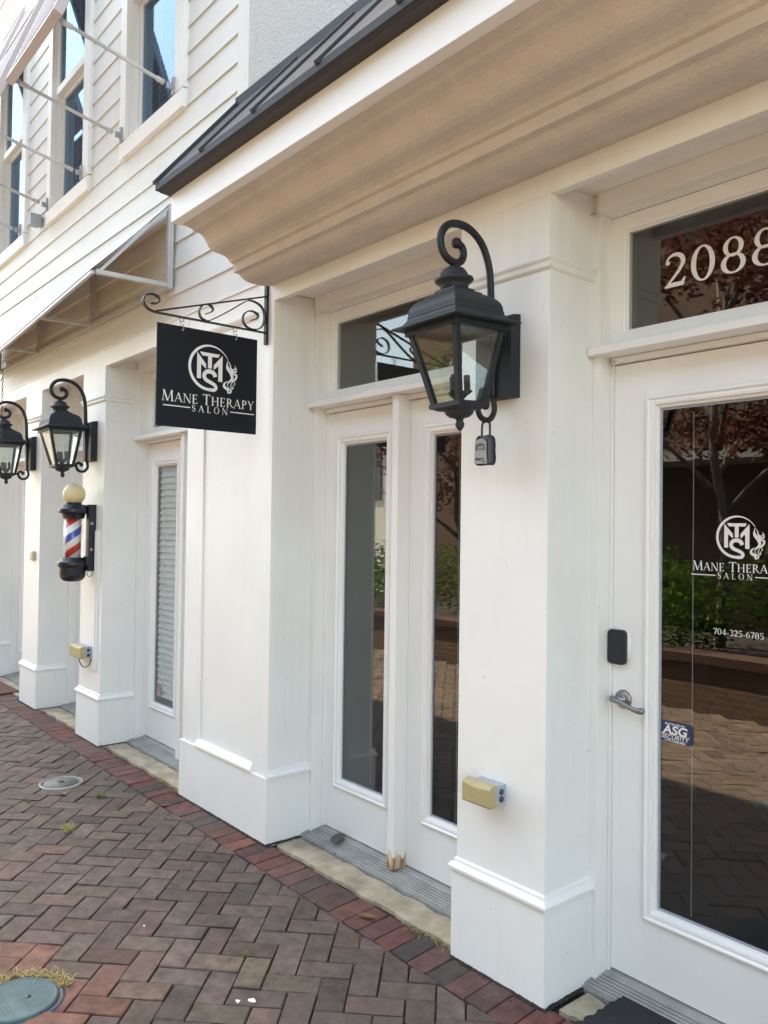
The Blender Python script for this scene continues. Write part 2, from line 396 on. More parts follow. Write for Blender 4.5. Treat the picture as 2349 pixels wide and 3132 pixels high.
for n in range(-130, 131):
    for k in range(-45, 46):
        a, b = -2+n+4*k, -n
        for kind in (0, 1):
            if kind == 0: rect = [(a, b), (a+2, b), (a+2, b+1), (a, b+1)]
            else: rect = [(a+3, b-1), (a+4, b-1), (a+4, b+1), (a+3, b+1)]
            P = [uv(*r) for r in rect]
            mx = sum(p[0] for p in P)/4; my = sum(p[1] for p in P)/4
            if mx < -12.5 or mx > 1.8 or my < -1.75 or my > 2.15: continue
            if math.hypot(mx+3.02, my-.82) < .30 and my < 1.02 or (mx > -2.95 and mx < -2.62 and my > .75 and my < 1.12): col = jit((.145, .070, .053), .1)
            elif math.hypot(mx+2.256, my-1.67) < .06: col = (.062, .042, .038, 1)
            else: col = jit(random.choice(FIELD), .13)
            Q = clip(P, lambda q: Y_IN-q[1])
            if len(Q) >= 3: brick(Q, col)
x = -12.5
while x < 1.8:
    wd = .0985; yb = 2.178
    if random.random() < .0: yb = 2.2
    yb = 2.195
    sk = -.018
    P = [(x, Y_IN+.002), (x+wd, Y_IN+.002), (x+wd+sk, yb), (x+sk, yb)]
    c = random.choice(RED)
    if -2.41 < x < -2.30 or random.random() < .08: c = (.056, .043, .041)
    brick(P, jit(c, .1))
    x += wd+.001
o = link('brick_pavement', paving, PAVER, recalc=False); o['kind'] = 'structure'
# ------------------------------------------------------------------ storefront parts
YF = 2.178
salon = thing('shop_building', 'salon building with white pilasters, beige moulded cornice, dark metal eave and grey stucco above', 'shop building', (-2.0, 2.3, 0))
left = thing('clapboard_building', 'white clapboard building with upstairs sash windows over a row of white pilasters and doors', 'shop building', (-7.0, 2.3, 0))
SHAFT = [(.014, -.02), (.014, .325), (.024, .329), (.025, .340), (.017, .351), (.009, .356), (.008, .366), (.0, .371)]
CAP = [(.0, 2.488), (.006, 2.491), (.012, 2.497), (.014, 2.512), (.022, 2.522), (.022, 2.531), (.006, 2.534), (.006, 2.745)]
def pilaster(par, x0, x1, label=None):
    m = MB(); m.sweepU(x0, x1, YF, 2.46, SHAFT+CAP)
    m.box(x1, x1+.0022, YF+.001, YF+.016, .372, 2.487); m.box(x1+.014, x1+.0162, YF-.0125, YF+.004, 0, .321)
    m.box(x0, x1, YF+.0345, 2.46, 2.7455, 2.7995)
    return link('pilaster', m, WH, par, label, bevel=.0018, recalc=False)
def wide_pilaster(par, x0, x1):
    m = MB()
    px0, px1, pz0, pz1 = -4.262, -3.672, .366, 2.715
    # base with moulding only on the sides, frame around a sunk panel
    m.box(x0-.014, x1+.014, YF-.013, 2.46, -.02, .331)
    m.box(x0, px0, YF, YF+.1, .331, 2.87); m.box(px1, x1, YF, YF+.1, .331, 2.87)
    m.box(px0, px1, YF, YF+.1, pz1, 2.87); m.box(px0, px1, YF+.010, YF+.1, .331, pz1)
    m.box(x0, x1, YF+.1, 2.46, .331, 2.80)
    link('pilaster', m, WH, par, 'broad white pilaster with a sunk panel on its face', bevel=.002)
    m = MB()
    m.prismX([(YF+.010, .372), (YF-.004, .366), (YF-.012, .352), (YF-.021, .344), (YF-.022, .332), (YF+.010, .328)], px0-.018, px1+.012)
    link('panel_moulding', m, WH, par, bevel=.001); m = MB(); m.prismX([(YF+.010, pz1-.035), (YF-.002, pz1-.02), (YF-.010, pz1-.006), (YF-.012, pz1+.004), (YF+.006, pz1+.004)], px0, px1)
    link('panel_moulding', m, WH, par, bevel=.001); m = MB(); m.prismX([(0, 0), (.03, .006), (.03, .017), (.018, .028), (.009, .032), (.008, .042), (0, .046)], YF-.012, 2.425)
    k = len(m.v)-14
    for i in range(k, len(m.v)):
        xx, o_, z_ = m.v[i]; m.v[i] = (x1+o_, xx, .327+z_)
    link('base_moulding', m, WH, par, bevel=.001)
    m = MB(); m.box(x1, x1+.002, YF+.012, YF+.05, .374, 2.79); link('corner_board', m, WH, par, bevel=.001)
def beam(par, x0, x1, ztop):
    m = MB(); m.box(x0, x1, YF-.004, YF+.034, 2.745, ztop)
    m.box(x0, x1, YF+.034, 2.62, 2.80, 2.845)
    link('lintel_beam', m, WH, par, bevel=.002)
def decal(par, name, mb, mat_, y): return link(name, mb, mat_, par, recalc=False)
def door(par, x0, x1, gx0, gx1, name='glazed_door', label=None, hidden=False):
    m = MB(); zb, zt = .045, 2.193; y0, y1 = 2.500, 2.545; mx0, mx1, mz0, mz1 = gx0-.045, gx1+.045, .262, 2.070
    m.box(x0, mx0, y0, y1, zb, zt); m.box(mx1, x1, y0, y1, zb, zt); m.box(mx0, mx1, y0, y1, zb, mz0); m.box(mx0, mx1, y0, y1, mz1, zt)
    d = link(name, m, WD, par, label, bevel=.0015)
    m = MB(); m.ring(mx0, mx1, mz0, mz1, [(0, y0+.001), (.001, y0-.007), (.006, y0-.013), (.012, y0-.014), (.016, y0-.009), (.018, y0-.006), (.026, y0-.008), (.034, y0-.006), (.038, y0+.004), (.045, y0+.006), (.046, y0+.022)])
    link('glass_moulding', m, WD, d, recalc=False)
    m = MB(); m.box(gx0-.004, gx1+.004, y0+.016, y0+.020, mz0+.04, mz1-.04); link('glass_pane', m, GL, d)
    m = MB(); m.ring(gx0-.001, gx1+.001, mz0+.044, mz1-.044, [(0, y0+.0145), (.010, y0+.0145), (.0105, y0+.0155)]); link('glazing_seal', m, GREYP, d, recalc=False)
    return d
def opening(par, x0, x1, kind, ml0=.646, ml1=.691):
    cw = .032
    m = MB(); m.box(x0, x0+cw, 2.425, 2.56, 0, 2.80); m.box(x1-cw, x1, 2.425, 2.56, 0, 2.80); m.box(x0+cw, x1-cw, 2.405, 2.49, 2.728, 2.80)
    m.box(x0+cw, x0+cw+.010, 2.488, 2.56, .03, 2.216); m.box(x1-cw-.010, x1-cw, 2.488, 2.56, .03, 2.216)
    m.box(x0+cw+.01, x1-cw-.01, 2.475, 2.56, 2.197, 2.2175)
    link('door_frame', m, WH, par, bevel=.002)
    m = MB(); m.prismX([(2.387, 2.219), (2.387, 2.245), (2.395, 2.251), (2.47, 2.258), (2.56, 2.258), (2.56, 2.219)], x0+.004, x1-.004)
    link('transom_sill', m, WH, par, bevel=.002)
    m = MB(); a, b = x0+cw, x1-cw
    m.ring(a, b, 2.258, 2.728, [(0, 2.492), (.050, 2.492), (.054, 2.496), (.056, 2.508), (.060, 2.508), (.060, 2.53)])
    tw = link('transom_window', m, WD, par, recalc=False)
    m = MB(); m.box(a+.055, b-.055, 2.512, 2.516, 2.312, 2.674); link('glass_pane', m, GL, tw)
    m = MB(); pr = [(2.372, .006), (2.374, .014)]
    for i in range(6): yy = 2.384+i*.0155; pr += [(yy, .010+i*.0028), (yy+.0005, .018+i*.0028), (yy+.0085, .019+i*.0028), (yy+.009, .010+i*.0028)]
    pr += [(2.480, .032), (2.482, .036), (2.56, .046), (2.56, -.02), (2.372, -.02)]
    m.prismX(pr, x0, x1); link('metal_threshold', m, ALU, par)
    # worn stone step with an uneven outline
    m = MB(); n = 70; top = []
    fy = [2.206+.006*math.sin(i*.37+x0)+random.gauss(0, .0022) for i in range(n+1)]; by = [2.350+.005*math.sin(i*.5+x0*3)+random.gauss(0, .002) for i in range(n+1)]
    xs = [x0+.05+(x1-x0-.08)*i/n for i in range(n+1)]
    poly = [(xs[i], fy[i]) for i in range(n+1)]+[(xs[i], by[i]) for i in range(n, -1, -1)]
    m.prismZ(poly, -.02, .008); link('stone_step', m, STONE, par, bevel=.0015)
    if kind == 'pair':
        gc = x0+.3425; d1 = door(par, x0+cw+.003, x0+ml0-.001, gc-.1725, gc+.1725)
        g2 = x0+1.005+(ml1-.691)*.5;  d2 = door(par, x0+ml1+.001, x1-cw-.003, g2-.165, g2+.165)
        m = MB(); m.box(x0+ml0, x0+ml1, 2.425, 2.56, .035, 2.2165)
        ml = link('mullion_post', m, MULL, par, bevel=.002)
        return d1, d2
    gc = (x0+x1)/2; hw = .27
    return door(par, x0+cw+.003+.008, x1-cw-.003-.008, gc-hw, gc+hw),
# mullion paint that has rotted away at its foot
def mullmat():
    m = mat('white_post_with_rotten_foot', (.83, .82, .795), .42); t = m.node_tree; b = t.nodes['Principled BSDF']
    tc = t.nodes.new('ShaderNodeTexCoord'); gm = t.nodes.new('ShaderNodeNewGeometry'); sp = t.nodes.new('ShaderNodeSeparateXYZ'); t.links.new(gm.outputs['Position'], sp.inputs[0])
    n = t.nodes.new('ShaderNodeTexNoise'); n.inputs['Scale'].default_value = 45; n.inputs['Detail'].default_value = 5
    mp = t.nodes.new('ShaderNodeMapping'); mp.inputs['Scale'].default_value = (1, 1, .15); t.links.new(tc.outputs['Object'], mp.inputs[0]); t.links.new(mp.outputs[0], n.inputs['Vector'])
    ad = t.nodes.new('ShaderNodeMath'); ad.operation = 'MULTIPLY_ADD'; ad.inputs[1].default_value = -.13; t.links.new(n.outputs[0], ad.inputs[0]); t.links.new(sp.outputs[2], ad.inputs[2])
    lt = t.nodes.new('ShaderNodeMath'); lt.operation = 'LESS_THAN'; lt.inputs[1].default_value = .035; t.links.new(ad.outputs[0], lt.inputs[0])
    r = t.nodes.new('ShaderNodeValToRGB'); r.color_ramp.elements[0].color = (.30, .13, .04, 1); r.color_ramp.elements[1].color = (.72, .60, .44, 1); r.color_ramp.elements[0].position = .38; r.color_ramp.elements[1].position = .55
    t.links.new(n.outputs[0], r.inputs[0])
    mx = t.nodes.new('ShaderNodeMix'); mx.data_type = 'RGBA'; mx.inputs[6].default_value = (.83, .82, .795, 1); t.links.new(lt.outputs[0], mx.inputs[0]); t.links.new(r.outputs[0], mx.inputs[7]); t.links.new(mx.outputs[2], b.inputs['Base Color'])
    return m
MULLR = mullmat(); MULL = WH
pilaster(salon, -2.170, -1.757)
pilaster(salon, -.783, -.37)
pilaster(left, -6.235, -5.800)
pilaster(left, -7.700, -7.262)
pilaster(left, -9.45, -9.03)
wide_pilaster(left, -4.470, -3.517)
beam(salon, -3.514, 1.2, 2.83)
beam(left, -12.0, -4.47, 2.865)
MULL = MULLR
sd1, sd2 = opening(salon, -3.515, -2.200+.03, 'pair')
MULL = WH
(entry,) = opening(salon, -1.757, -.783, 'single')
ld1, ld2 = opening(left, -5.800, -4.485+.015, 'pair', .722, .772)
opening(left, -7.262, -6.235, 'single')
opening(left, -9.03, -7.700, 'pair')
# plain wall further along, out of frame, and rooms behind the glass
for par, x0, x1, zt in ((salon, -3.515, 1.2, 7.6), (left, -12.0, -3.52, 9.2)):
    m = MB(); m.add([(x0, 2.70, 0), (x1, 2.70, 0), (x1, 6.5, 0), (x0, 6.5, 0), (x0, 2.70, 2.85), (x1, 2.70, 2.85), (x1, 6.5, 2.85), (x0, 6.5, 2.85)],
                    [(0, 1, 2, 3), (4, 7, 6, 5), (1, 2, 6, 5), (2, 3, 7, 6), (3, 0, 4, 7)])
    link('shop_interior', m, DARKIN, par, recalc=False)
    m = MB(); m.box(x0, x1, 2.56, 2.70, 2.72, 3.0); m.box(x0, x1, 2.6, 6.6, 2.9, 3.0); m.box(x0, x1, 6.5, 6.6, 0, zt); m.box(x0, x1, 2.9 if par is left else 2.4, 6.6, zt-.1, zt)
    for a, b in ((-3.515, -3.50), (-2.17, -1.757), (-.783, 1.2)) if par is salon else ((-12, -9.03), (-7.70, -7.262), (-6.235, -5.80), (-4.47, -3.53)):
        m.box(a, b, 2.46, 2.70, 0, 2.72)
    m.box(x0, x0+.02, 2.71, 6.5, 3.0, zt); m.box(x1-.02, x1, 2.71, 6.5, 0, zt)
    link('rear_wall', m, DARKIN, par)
m = MB(); m.box(-.36, 1.2, 2.20, 2.44, 0, 2.745); link('side_wall', m, WH, salon)
m = MB(); m.box(-12.0, -9.47, 2.20, 2.44, 0, 2.745); link('side_wall', m, WH, left)
# ------------------------------------------------------------------ cornice, eave and stucco wall of the salon
prof = [(1.622, 3.012), (1.622, 3.140), (1.700, 3.146), (2.20, 3.146), (2.20, 2.826), (2.178, 2.8265), (2.120, 2.815), (2.060, 2.814), (2.030, 2.818), (2.008, 2.826), (1.992, 2.838), (1.985, 2.8455), (1.954, 2.847), (1.951, 2.888), (1.934, 2.893), (1.926, 2.905), (1.906, 2.917), (1.880, 2.922), (1.852, 2.925), (1.830, 2.933), (1.812, 2.948), (1.797, 2.972), (1.784, 2.988), (1.768, 2.996), (1.735, 3.001), (1.722, 3.010), (1.674, 3.017)]
m = MB(); m.prismX([p for p in prof[3:]]+[(1.674, 3.10)], -3.54, 1.4)
link('cornice', m, STC, salon, bevel=.0)
m = MB(); m.prismX([(1.622, 3.012), (1.622, 3.141), (1.672, 3.141), (1.672, 3.012)], -3.54, 1.4); link('fascia_board', m, FAS, salon, bevel=.002)
SY = 2.03; ZT = 3.754
m = MB()
m.add([(-3.565, 1.553, 3.180), (1.4, 1.553, 3.180), (1.4, SY, ZT), (-3.667, SY, ZT), (-3.565, 1.553, 3.150), (1.4, 1.553, 3.150), (1.4, 1.60, 3.150), (-3.558, 1.60, 3.150), (-3.54, SY+.02, 3.155), (1.4, SY+.02, 3.155)],
      [(0, 1, 2, 3), (0, 4, 5, 1), (4, 7, 6, 5), (7, 8, 9, 6), (3, 2, 9, 8), (0, 3, 8, 7, 4), (1, 5, 6, 9, 2)])
rf = link('metal_roof', m, ROOF, salon)
SEAMS = []
for k in range(0, 11):
    xb = -3.118+k*.4265
    for i in range(1):
        m = MB(); SEAMS.append(m); m.add([(xb, 1.549, 3.170), (xb+.022, 1.549, 3.170), (xb+.022, SY, ZT-.006), (xb, SY, ZT-.006), (xb, 1.540, 3.184), (xb+.022, 1.540, 3.184), (xb+.022, SY-.009, ZT+.007), (xb, SY-.009, ZT+.007)],
              [(0, 3, 2, 1), (4, 5, 6, 7), (0, 1, 5, 4), (1, 2, 6, 5), (2, 3, 7, 6), (3, 0, 4, 7)])
m = MB(); SEAMS.append(m); m.add([(-3.575, 1.548, 3.176), (-3.545, 1.548, 3.176), (-3.645, SY, ZT+.002), (-3.677, SY, ZT+.002), (-3.575, 1.540, 3.192), (-3.545, 1.540, 3.192), (-3.645, SY-.01, ZT+.016), (-3.677, SY-.01, ZT+.016)],
      [(0, 3, 2, 1), (4, 5, 6, 7), (0, 1, 5, 4), (1, 2, 6, 5), (2, 3, 7, 6), (3, 0, 4, 7)])
for m in SEAMS: link('standing_seam', m, ROOF, rf, bevel=.003)
m = MB(); m.prismX([(1.556, 3.1495), (1.575, 3.1425), (1.63, 3.139), (1.63, 3.149)], -3.555, 1.4); link('drip_edge', m, ROOFB, rf)
m = MB(); m.box(-3.667, 1.4, SY-.012, SY+.02, ZT-.02, ZT+.035); link('wall_flashing', m, ROOF, rf)
m = MB(); m.box(-3.54, 1.4, SY, 2.35, 3.15, 7.6); link('stucco_wall', m, STG, salon)
# ------------------------------------------------------------------ clapboard wall and upstairs windows
P = .1625
rows = [(4.165+k*P, 4.165+(k+1)*P) for k in range(-8, 31)]
WIN = [(-5.585, -4.575), (-7.220, -6.210), (-8.855, -7.845), (-10.49, -9.48)]
ZS0, ZS1, ZW1 = 4.165, 4.285, 6.46
m = MB()
for z0, z1 in rows:
    segs = [(-12.0, -3.56)]
    if z0 > 4.10 and z0 < 6.58:
        segs = []; a = -12.0
        for w0, w1 in WIN[::-1]: segs.append((a, w0)); a = w1
        segs.append((a, -3.56))
    for a, b in segs:
        m.prismX([(2.1805, z0), (2.206, z0+.002), (2.206, z1+.012), (2.1935, z1+.012)], a, b)
link('clapboard_siding', m, SID, left)
m = MB(); m.box(-12.0, -3.56, 2.2065, 2.9, 2.86, 4.16)
a = -12.0
for w0, w1 in WIN[::-1]: m.box(a, w0+.09, 2.2065, 2.9, 4.16, 6.6); a = w1-.09
m.box(a, -3.56, 2.2065, 2.9, 4.16, 6.6); m.box(-12.0, -3.56, 2.2065, 2.9, 6.6, 9.2)  # unseen upper wall, made this tall to keep the shutters in shade
link('sheathing_wall', m, WH, left)
m = MB(); m.box(-3.925, -3.80, 2.170, 2.215, 3.3, 9.2); m.box(-3.80, -3.56, 2.1745, 2.206, 3.3, 9.2); link('corner_board', m, SID, left, bevel=.002)
m = MB(); m.prismX([(2.168, 2.862), (2.168, 2.872), (2.20, 2.884), (2.20, 2.862)], -12.0, -3.545); link('drip_flashing', m, WH, left)
# broad head trim above the upstairs windows
m = MB()
m.prismX([(2.130, 6.68), (2.130, 6.72), (2.2065, 6.74), (2.2065, 6.56), (2.165, 6.56), (2.160, 6.64)], -12.0, -4.2)
link('head_trim', m, SID, left, bevel=.002)
def upper_window(x0, x1):
    m = MB(); cw = .105
    ix0, ix1 = x0+.103, x1-.125
    m.box(x0, ix0, 2.158, 2.25, ZS1, ZW1); m.box(ix1, x1, 2.158, 2.25, ZS1, ZW1); m.box(x0, x1, 2.155, 2.25, ZW1, 6.57)
    m.box(ix0, ix0+.018, 2.180, 2.30, ZS1, ZW1); m.box(ix1-.018, ix1, 2.180, 2.30, ZS1, ZW1)
    w_ = link('upstairs_window', m, WH, left, bevel=.002)
    m = MB(); m.prismX([(2.153, 4.160), (2.151, 4.266), (2.156, 4.274), (2.30, 4.290), (2.30, 4.160)], x0+.02, x1-.0)
    link('window_sill', m, WH, w_, bevel=.002)
    a, b = ix0+.018, ix1-.018
    m = MB(); m.ring(a, b, 5.262, ZW1, [(0, 2.196), (.030, 2.196), (.036, 2.200), (.038, 2.216), (.038, 2.23)]); m.box(a, b, 2.19, 2.236, 5.255, 5.312)
    link('upper_sash', m, WH, w_, recalc=False)
    m = MB(); m.ring(a, b, 4.286, 5.275, [(0, 2.238), (.034, 2.238), (.040, 2.242), (.042, 2.258), (.042, 2.27)])
    link('lower_sash', m, WH, w_, recalc=False)
    m = MB(); m.box(a+.03, b-.03, 2.214, 2.218, 5.29, ZW1-.03); m.box(a+.035, b-.035, 2.256, 2.260, 4.31, 5.26)
    link('glass_pane', m, GLU, w_)
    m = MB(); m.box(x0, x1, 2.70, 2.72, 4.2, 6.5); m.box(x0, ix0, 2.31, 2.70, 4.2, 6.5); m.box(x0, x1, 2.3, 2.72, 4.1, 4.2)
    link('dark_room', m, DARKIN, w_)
    m = MB()
    for xx in (.30, .62): m.box(a+(b-a)*xx, a+(b-a)*xx+.006, 2.30, 2.304, 4.3, 6.4)
    link('blind_cord', m, BLIND, w_)
    m = MB(); zz = 4.32
    while zz < 6.4: m.add([(a, 2.325, zz), (b, 2.325, zz), (b, 2.345, zz+.034), (a, 2.345, zz+.034)], [(0, 1, 2, 3)]); zz += .045
    link('window_blind', m, BLIND, w_, recalc=False)
for x0, x1 in WIN[:3]: upper_window(x0, x1)
# Bahama shutters held open by rods
def shutter(x0, x1, label):
    xr = x1-.135; xl = x0+.09
    t = thing('bahama_shutter', label, 'window shutter', ((x0+x1)/2, 2.14, 6.35), 'louvred shutters propped open above the upstairs windows')
    bot = Vector((1.392, 4.450)); top = Vector((2.115, 6.35)); d = (top-bot).normalized(); nrm = Vector((-d.y, d.x))   # outward normal
    L = (top-bot).length; th = .055
    def pt(s_, o_): q = bot+d*s_-nrm*o_; return (q.x, q.y)
    m = MB()
    for a, b in ((x0+.02, x0+.075), (x1-.075, x1-.02)):
        m.prismX([pt(0, 0), pt(L, 0), pt(L, th), pt(0, th)], a, b)
    for s0, s1 in ((0, .06), (L-.06, L), (L*.5-.03, L*.5+.03)):
        m.prismX([pt(s0, .002), pt(s1, .002), pt(s1, th-.002), pt(s0, th-.002)], x0+.075, x1-.075)
    link('shutter_frame', m, TAUPE, t, bevel=.002)
    m = MB(); s_ = .075
    while s_ < L-.09:
        if abs(s_-L*.5) > .05: m.prismX([pt(s_, .0), pt(s_+.006, -.003), pt(s_+.055, th-.008), pt(s_+.049, th-.004)], x0+.075, x1-.075)
        s_ += .052
    link('louvres', m, TAUPE, t)
    for xx in (x0+.048, x1-.048-.06):
        xb = xx if xx < (x0+x1)/2 else x1-.125
        p0 = Vector((xb, 2.125, 4.325)); p1 = Vector((xb, 1.452, 4.462))
        m = MB(); a = p0.lerp(p1, .05); b = p0.lerp(p1, .97); m.tube([a, p0.lerp(p1, .12), p0.lerp(p1, .121), p0.lerp(p1, .885), p0.lerp(p1, .886), b], .011, 12, rs=[.016, .016, .0115, .0115, .017, .017])
        r_ = link('support_rod', m, TUBE, t)
        m = MB(); m.box(xb-.007, xb+.007, 2.110, 2.144, 4.305, 4.345); m.box(xb-.015, xb+.015, 2.144, 2.158, 4.275, 4.385); link('rod_bracket', m, GALV, r_, bevel=.003); m = MB(); m.box(xb-.008, xb+.008, 1.43, 1.475, 4.445, 4.485)
        link('rod_bracket', m, GALV, r_, bevel=.003)
shutter(-5.585, -4.575, 'mauve louvred shutter over the upstairs window nearest the stucco wall')
shutter(-7.220, -6.210, 'mauve louvred shutter over the second upstairs window from the stucco wall')
shutter(-8.855, -7.845, 'mauve louvred shutter over the third upstairs window from the stucco wall')
# small grey light box on the siding
t = thing('wall_spotlight', 'small square grey light box fixed to the siding between two upstairs windows', 'wall light', (-7.40, 2.17, 4.25))
m = MB(); m.box(-7.450, -7.355, 2.075, 2.165, 4.205, 4.30); link('housing', m, GREYP, t, bevel=.003)
m = MB(); m.box(-7.43, -7.375, 2.165, 2.186, 4.21, 4.29); link('mounting_plate', m, GREYP, t)
# ------------------------------------------------------------------ lower awning on welded frames
t = thing('entrance_awning', 'white canvas awning on grey tube frames over the clapboard shop doors', 'awning', (-6.0, 2.16, 3.1))
def fy(x): return 1.663+(-4.70-x)*.070
m = MB(); N = 30
for i in range(N+1):
    x_ = -4.70-(8.6-4.70)*i/N
    for j in range(7):
        s_ = j/6; y_ = 2.150+(fy(x_)-2.150)*s_; z_ = 3.598+(3.080-3.598)*s_-.008*math.sin(PI*s_)*(1+.5*math.sin(x_*4.7))
        m.v.append((x_, y_, z_))
for i in range(N):
    for j in range(6): b = i*7+j; m.f.append((b, b+1, b+8, b+7)); m.sm.append(True)
o = link('canvas', m, CANV, t, recalc=False)
m2 = MB(); m2.v = [(a, b+.002, c-.004) for a, b, c in m.v]; m2.f = list(m.f); m2.sm = list(m.sm); link('added_shade_sheet', m2, SHADETAN, t, recalc=False)  # unseen sheet added under the canvas, gives the siding below a tan shade
m = MB(); m.tube([(-4.70, 2.150, 3.580), (-8.6, 2.150, 3.580)], .012, 4); m.tube([(-4.70, 2.155, 3.080), (-8.6, 2.155, 3.080)], .020, 4); m.tube([(-4.70, fy(-4.7)+.012, 3.066), (-8.6, fy(-8.6)+.012, 3.066)], .014, 4)
link('rail', m, TUBE, t)
for xx in (-4.70, -6.02, -7.291, -8.55):
    m = MB(); m.box(xx-.018, xx+.018, 2.132, 2.166, 3.06, 3.57); m.tube([(xx, 2.13, 3.080), (xx, fy(xx)+.03, 3.072)], .019, 4); m.tube([(xx, 2.130, 3.556), (xx, fy(xx)+.035, 3.058)], .012, 4)
    link('frame_bracket', m, TUBE, t, bevel=.002)
m = MB(); m.add([(-8.6, 2.15, 3.08), (-8.6, fy(-8.6), 3.07), (-8.6, 2.15, 3.59)], [(0, 1, 2)]); link('end_panel', m, CANV, t, recalc=False)
def chain(x, y, z1, z0, label):
    m = MB(); z = z1; k = 0
    while z > z0:
        pts = []
        for j in range(9):
            a = 2*PI*j/8; u_ = .007*math.cos(a); w_ = .016*math.sin(a)
            pts.append((x+u_*(k % 2), y+u_*(1-k % 2), z-.016+w_))
        m.tube(pts, .0022, 5, cap=False); z -= .026; k += 1
    o = link('hanging_chain', m, CHAINM, loc=(x, y, z1)); tag(o, label, 'chain')
chain(-7.30, 1.862, 3.07, 2.28, 'thin rusty chain hanging in front of the far wall lantern')
chain(-7.72, 1.890, 3.06, 2.10, 'thin rusty chain at the left edge of the picture, beside the far wall lantern')
# ------------------------------------------------------------------ wall lanterns
TILT = -.046
def lantern(X, label, first=None):
    zc = 2.2
    if first is not None:
        t = copytree(first); t.location = (X, YF, zc); t['label'] = label; return t
    t = thing('wall_lantern', label, 'wall lantern', (X, YF, zc), 'black carriage lanterns on the pilasters')
    AY = 1.930
    def tl(p):
        z = p.z-2.45; return Vector((p.x-.026*z, p.y+TILT*z, p.z-TILT*(p.y-AY)+.026*(p.x-X)+.0035))
    m = MB(); m.box(X-.085, X+.085, 2.128, YF, 2.062, 2.335); m.prismX([(2.128, 2.335), (2.140, 2.352), (YF, 2.358), (YF, 2.335)], X-.085, X+.085)
    link('back_plate', m, IRON, t, bevel=.002)
    path = smoothpath([(2.128, 2.065), (2.126, 2.20), (2.118, 2.34), (2.112, 2.465), (2.099, 2.54), (2.065, 2.601), (2.01, 2.637), (1.95, 2.644), (1.897, 2.628), (1.867, 2.588), (1.868, 2.548), (1.892, 2.518), (1.930, 2.507), (1.962, 2.518), (1.975, 2.545), (1.966, 2.568), (1.945, 2.577)], 5)
    m = MB(); m.tube([(X, y, z) for y, z in path], .0135, 8); m.sphere((X, 1.940, 2.576), .0185, 12, 8); link('scroll_arm', m, IRON, t)
    path = smoothpath([(2.128, 2.08), (2.138, 2.025), (2.122, 1.993), (2.094, 1.983), (2.066, 1.994), (2.053, 2.022), (2.060, 2.042), (2.078, 2.046), (2.090, 2.036)], 5)
    m = MB(); m.tube([(X, y, z) for y, z in path], .0105, 8); m.sphere((X, 2.092, 2.034), .015, 12, 8); link('lower_scroll', m, IRON, t)
    m = MB(); m.tube([(X, 2.125, 2.292), (X, 2.075, 2.30)], .008, 6); m.tube([(X, 2.06, 2.03), (X, 1.99, 2.02)], .007, 6); link('stay', m, IRON, t)
    c = (X, AY, 0)
    m = MB(); m.lathe(c, [(.154, 2.2795), (.157, 2.281), (.157, 2.286), (.153, 2.289), (.140, 2.292), (.129, 2.298), (.120, 2.309), (.116, 2.318), (.118, 2.321), (.115, 2.326), (.114, 2.340), (.110, 2.353), (.101, 2.366), (.087, 2.378), (.068, 2.388), (.064, 2.394), (.060, 2.396), (.050, 2.400), (.047, 2.408), (.034, 2.413), (.030, 2.416)], sq=True).xf(tl)
    link('roof', m, IRONR, t, bevel=.0012)
    m = MB(); m.lathe(c, [(.046, 2.408), (.048, 2.416), (.050, 2.428), (.062, 2.434), (.067, 2.440), (.066, 2.446), (.056, 2.450), (.050, 2.454), (.046, 2.466), (.037, 2.478), (.022, 2.486), (.012, 2.490), (.012, 2.508)], 28).xf(tl)
    link('finial', m, IRONR, t)
    # cage: tapered posts between square rings
    st, zt, sb, zb = .112, 2.278, .060, 2.014
    m = MB()
    for s_, z_, hh in ((st+.004, zt-.010, .020), (sb+.005, zb, .016)):
        for sx, sy in ((1, 0), (-1, 0), (0, 1), (0, -1)):
            if sx: m.box(X+sx*s_-.008, X+sx*s_+.008, AY-s_-.0075, AY+s_+.0075, z_-hh/2, z_+hh/2)
            else: m.box(X-s_+.0085, X+s_-.0085, AY+sy*s_-.0078, AY+sy*s_+.0078, z_-hh/2, z_+hh/2)
    for sx in (1, -1):
        for sy in (1, -1):
            b = len(m.v)
            for s_, z_ in ((sb, zb), (st, zt)):
                for dx, dy in ((.007, .007), (-.012, .007), (-.012, -.012), (.007, -.012)): m.v.append((X+sx*(s_+dx), AY+sy*(s_+dy), z_))
            for j in range(4): m.f.append((b+j, b+(j+1) % 4, b+4+(j+1) % 4, b+4+j)); m.sm.append(False)
    m.box(X-st, X+st, AY-st, AY+st, zt-.004, zt+.002)
    m.xf(tl); link('cage', m, IRON, t)
    m = MB()
    for sx, sy in ((1, 0), (-1, 0), (0, 1), (0, -1)):
        q = []
        for s_, z_, hw in ((sb, zb+.004, sb-.008), (st, zt-.014, st-.008)):
            for e in (-1, 1): q.append((X+sx*s_+(e*hw if sy else 0), AY+sy*s_+(e*hw if sx else 0), z_))
        pm = MB(); pm.add(q, [(0, 1, 3, 2)]); pm.xf(tl); link('glass_pane', pm, GLL, t, recalc=False)
    m = MB(); m.lathe(c, [(.060, 2.008), (.052, 2.000), (.049, 1.990), (.046, 1.984), (.034, 1.975), (.018, 1.971), (.012, 1.966), (.013, 1.958), (.016, 1.952), (.015, 1.944), (.009, 1.934), (.003, 1.928)], 20).xf(tl)
    m2 = MB(); m2.lathe(c, [(.052, 1.998), (.0655, 2.006), (.0655, 2.012), (.03, 2.012)], sq=True).xf(tl); m.ext(m2)
    link('bottom_cup', m, IRONR, t)
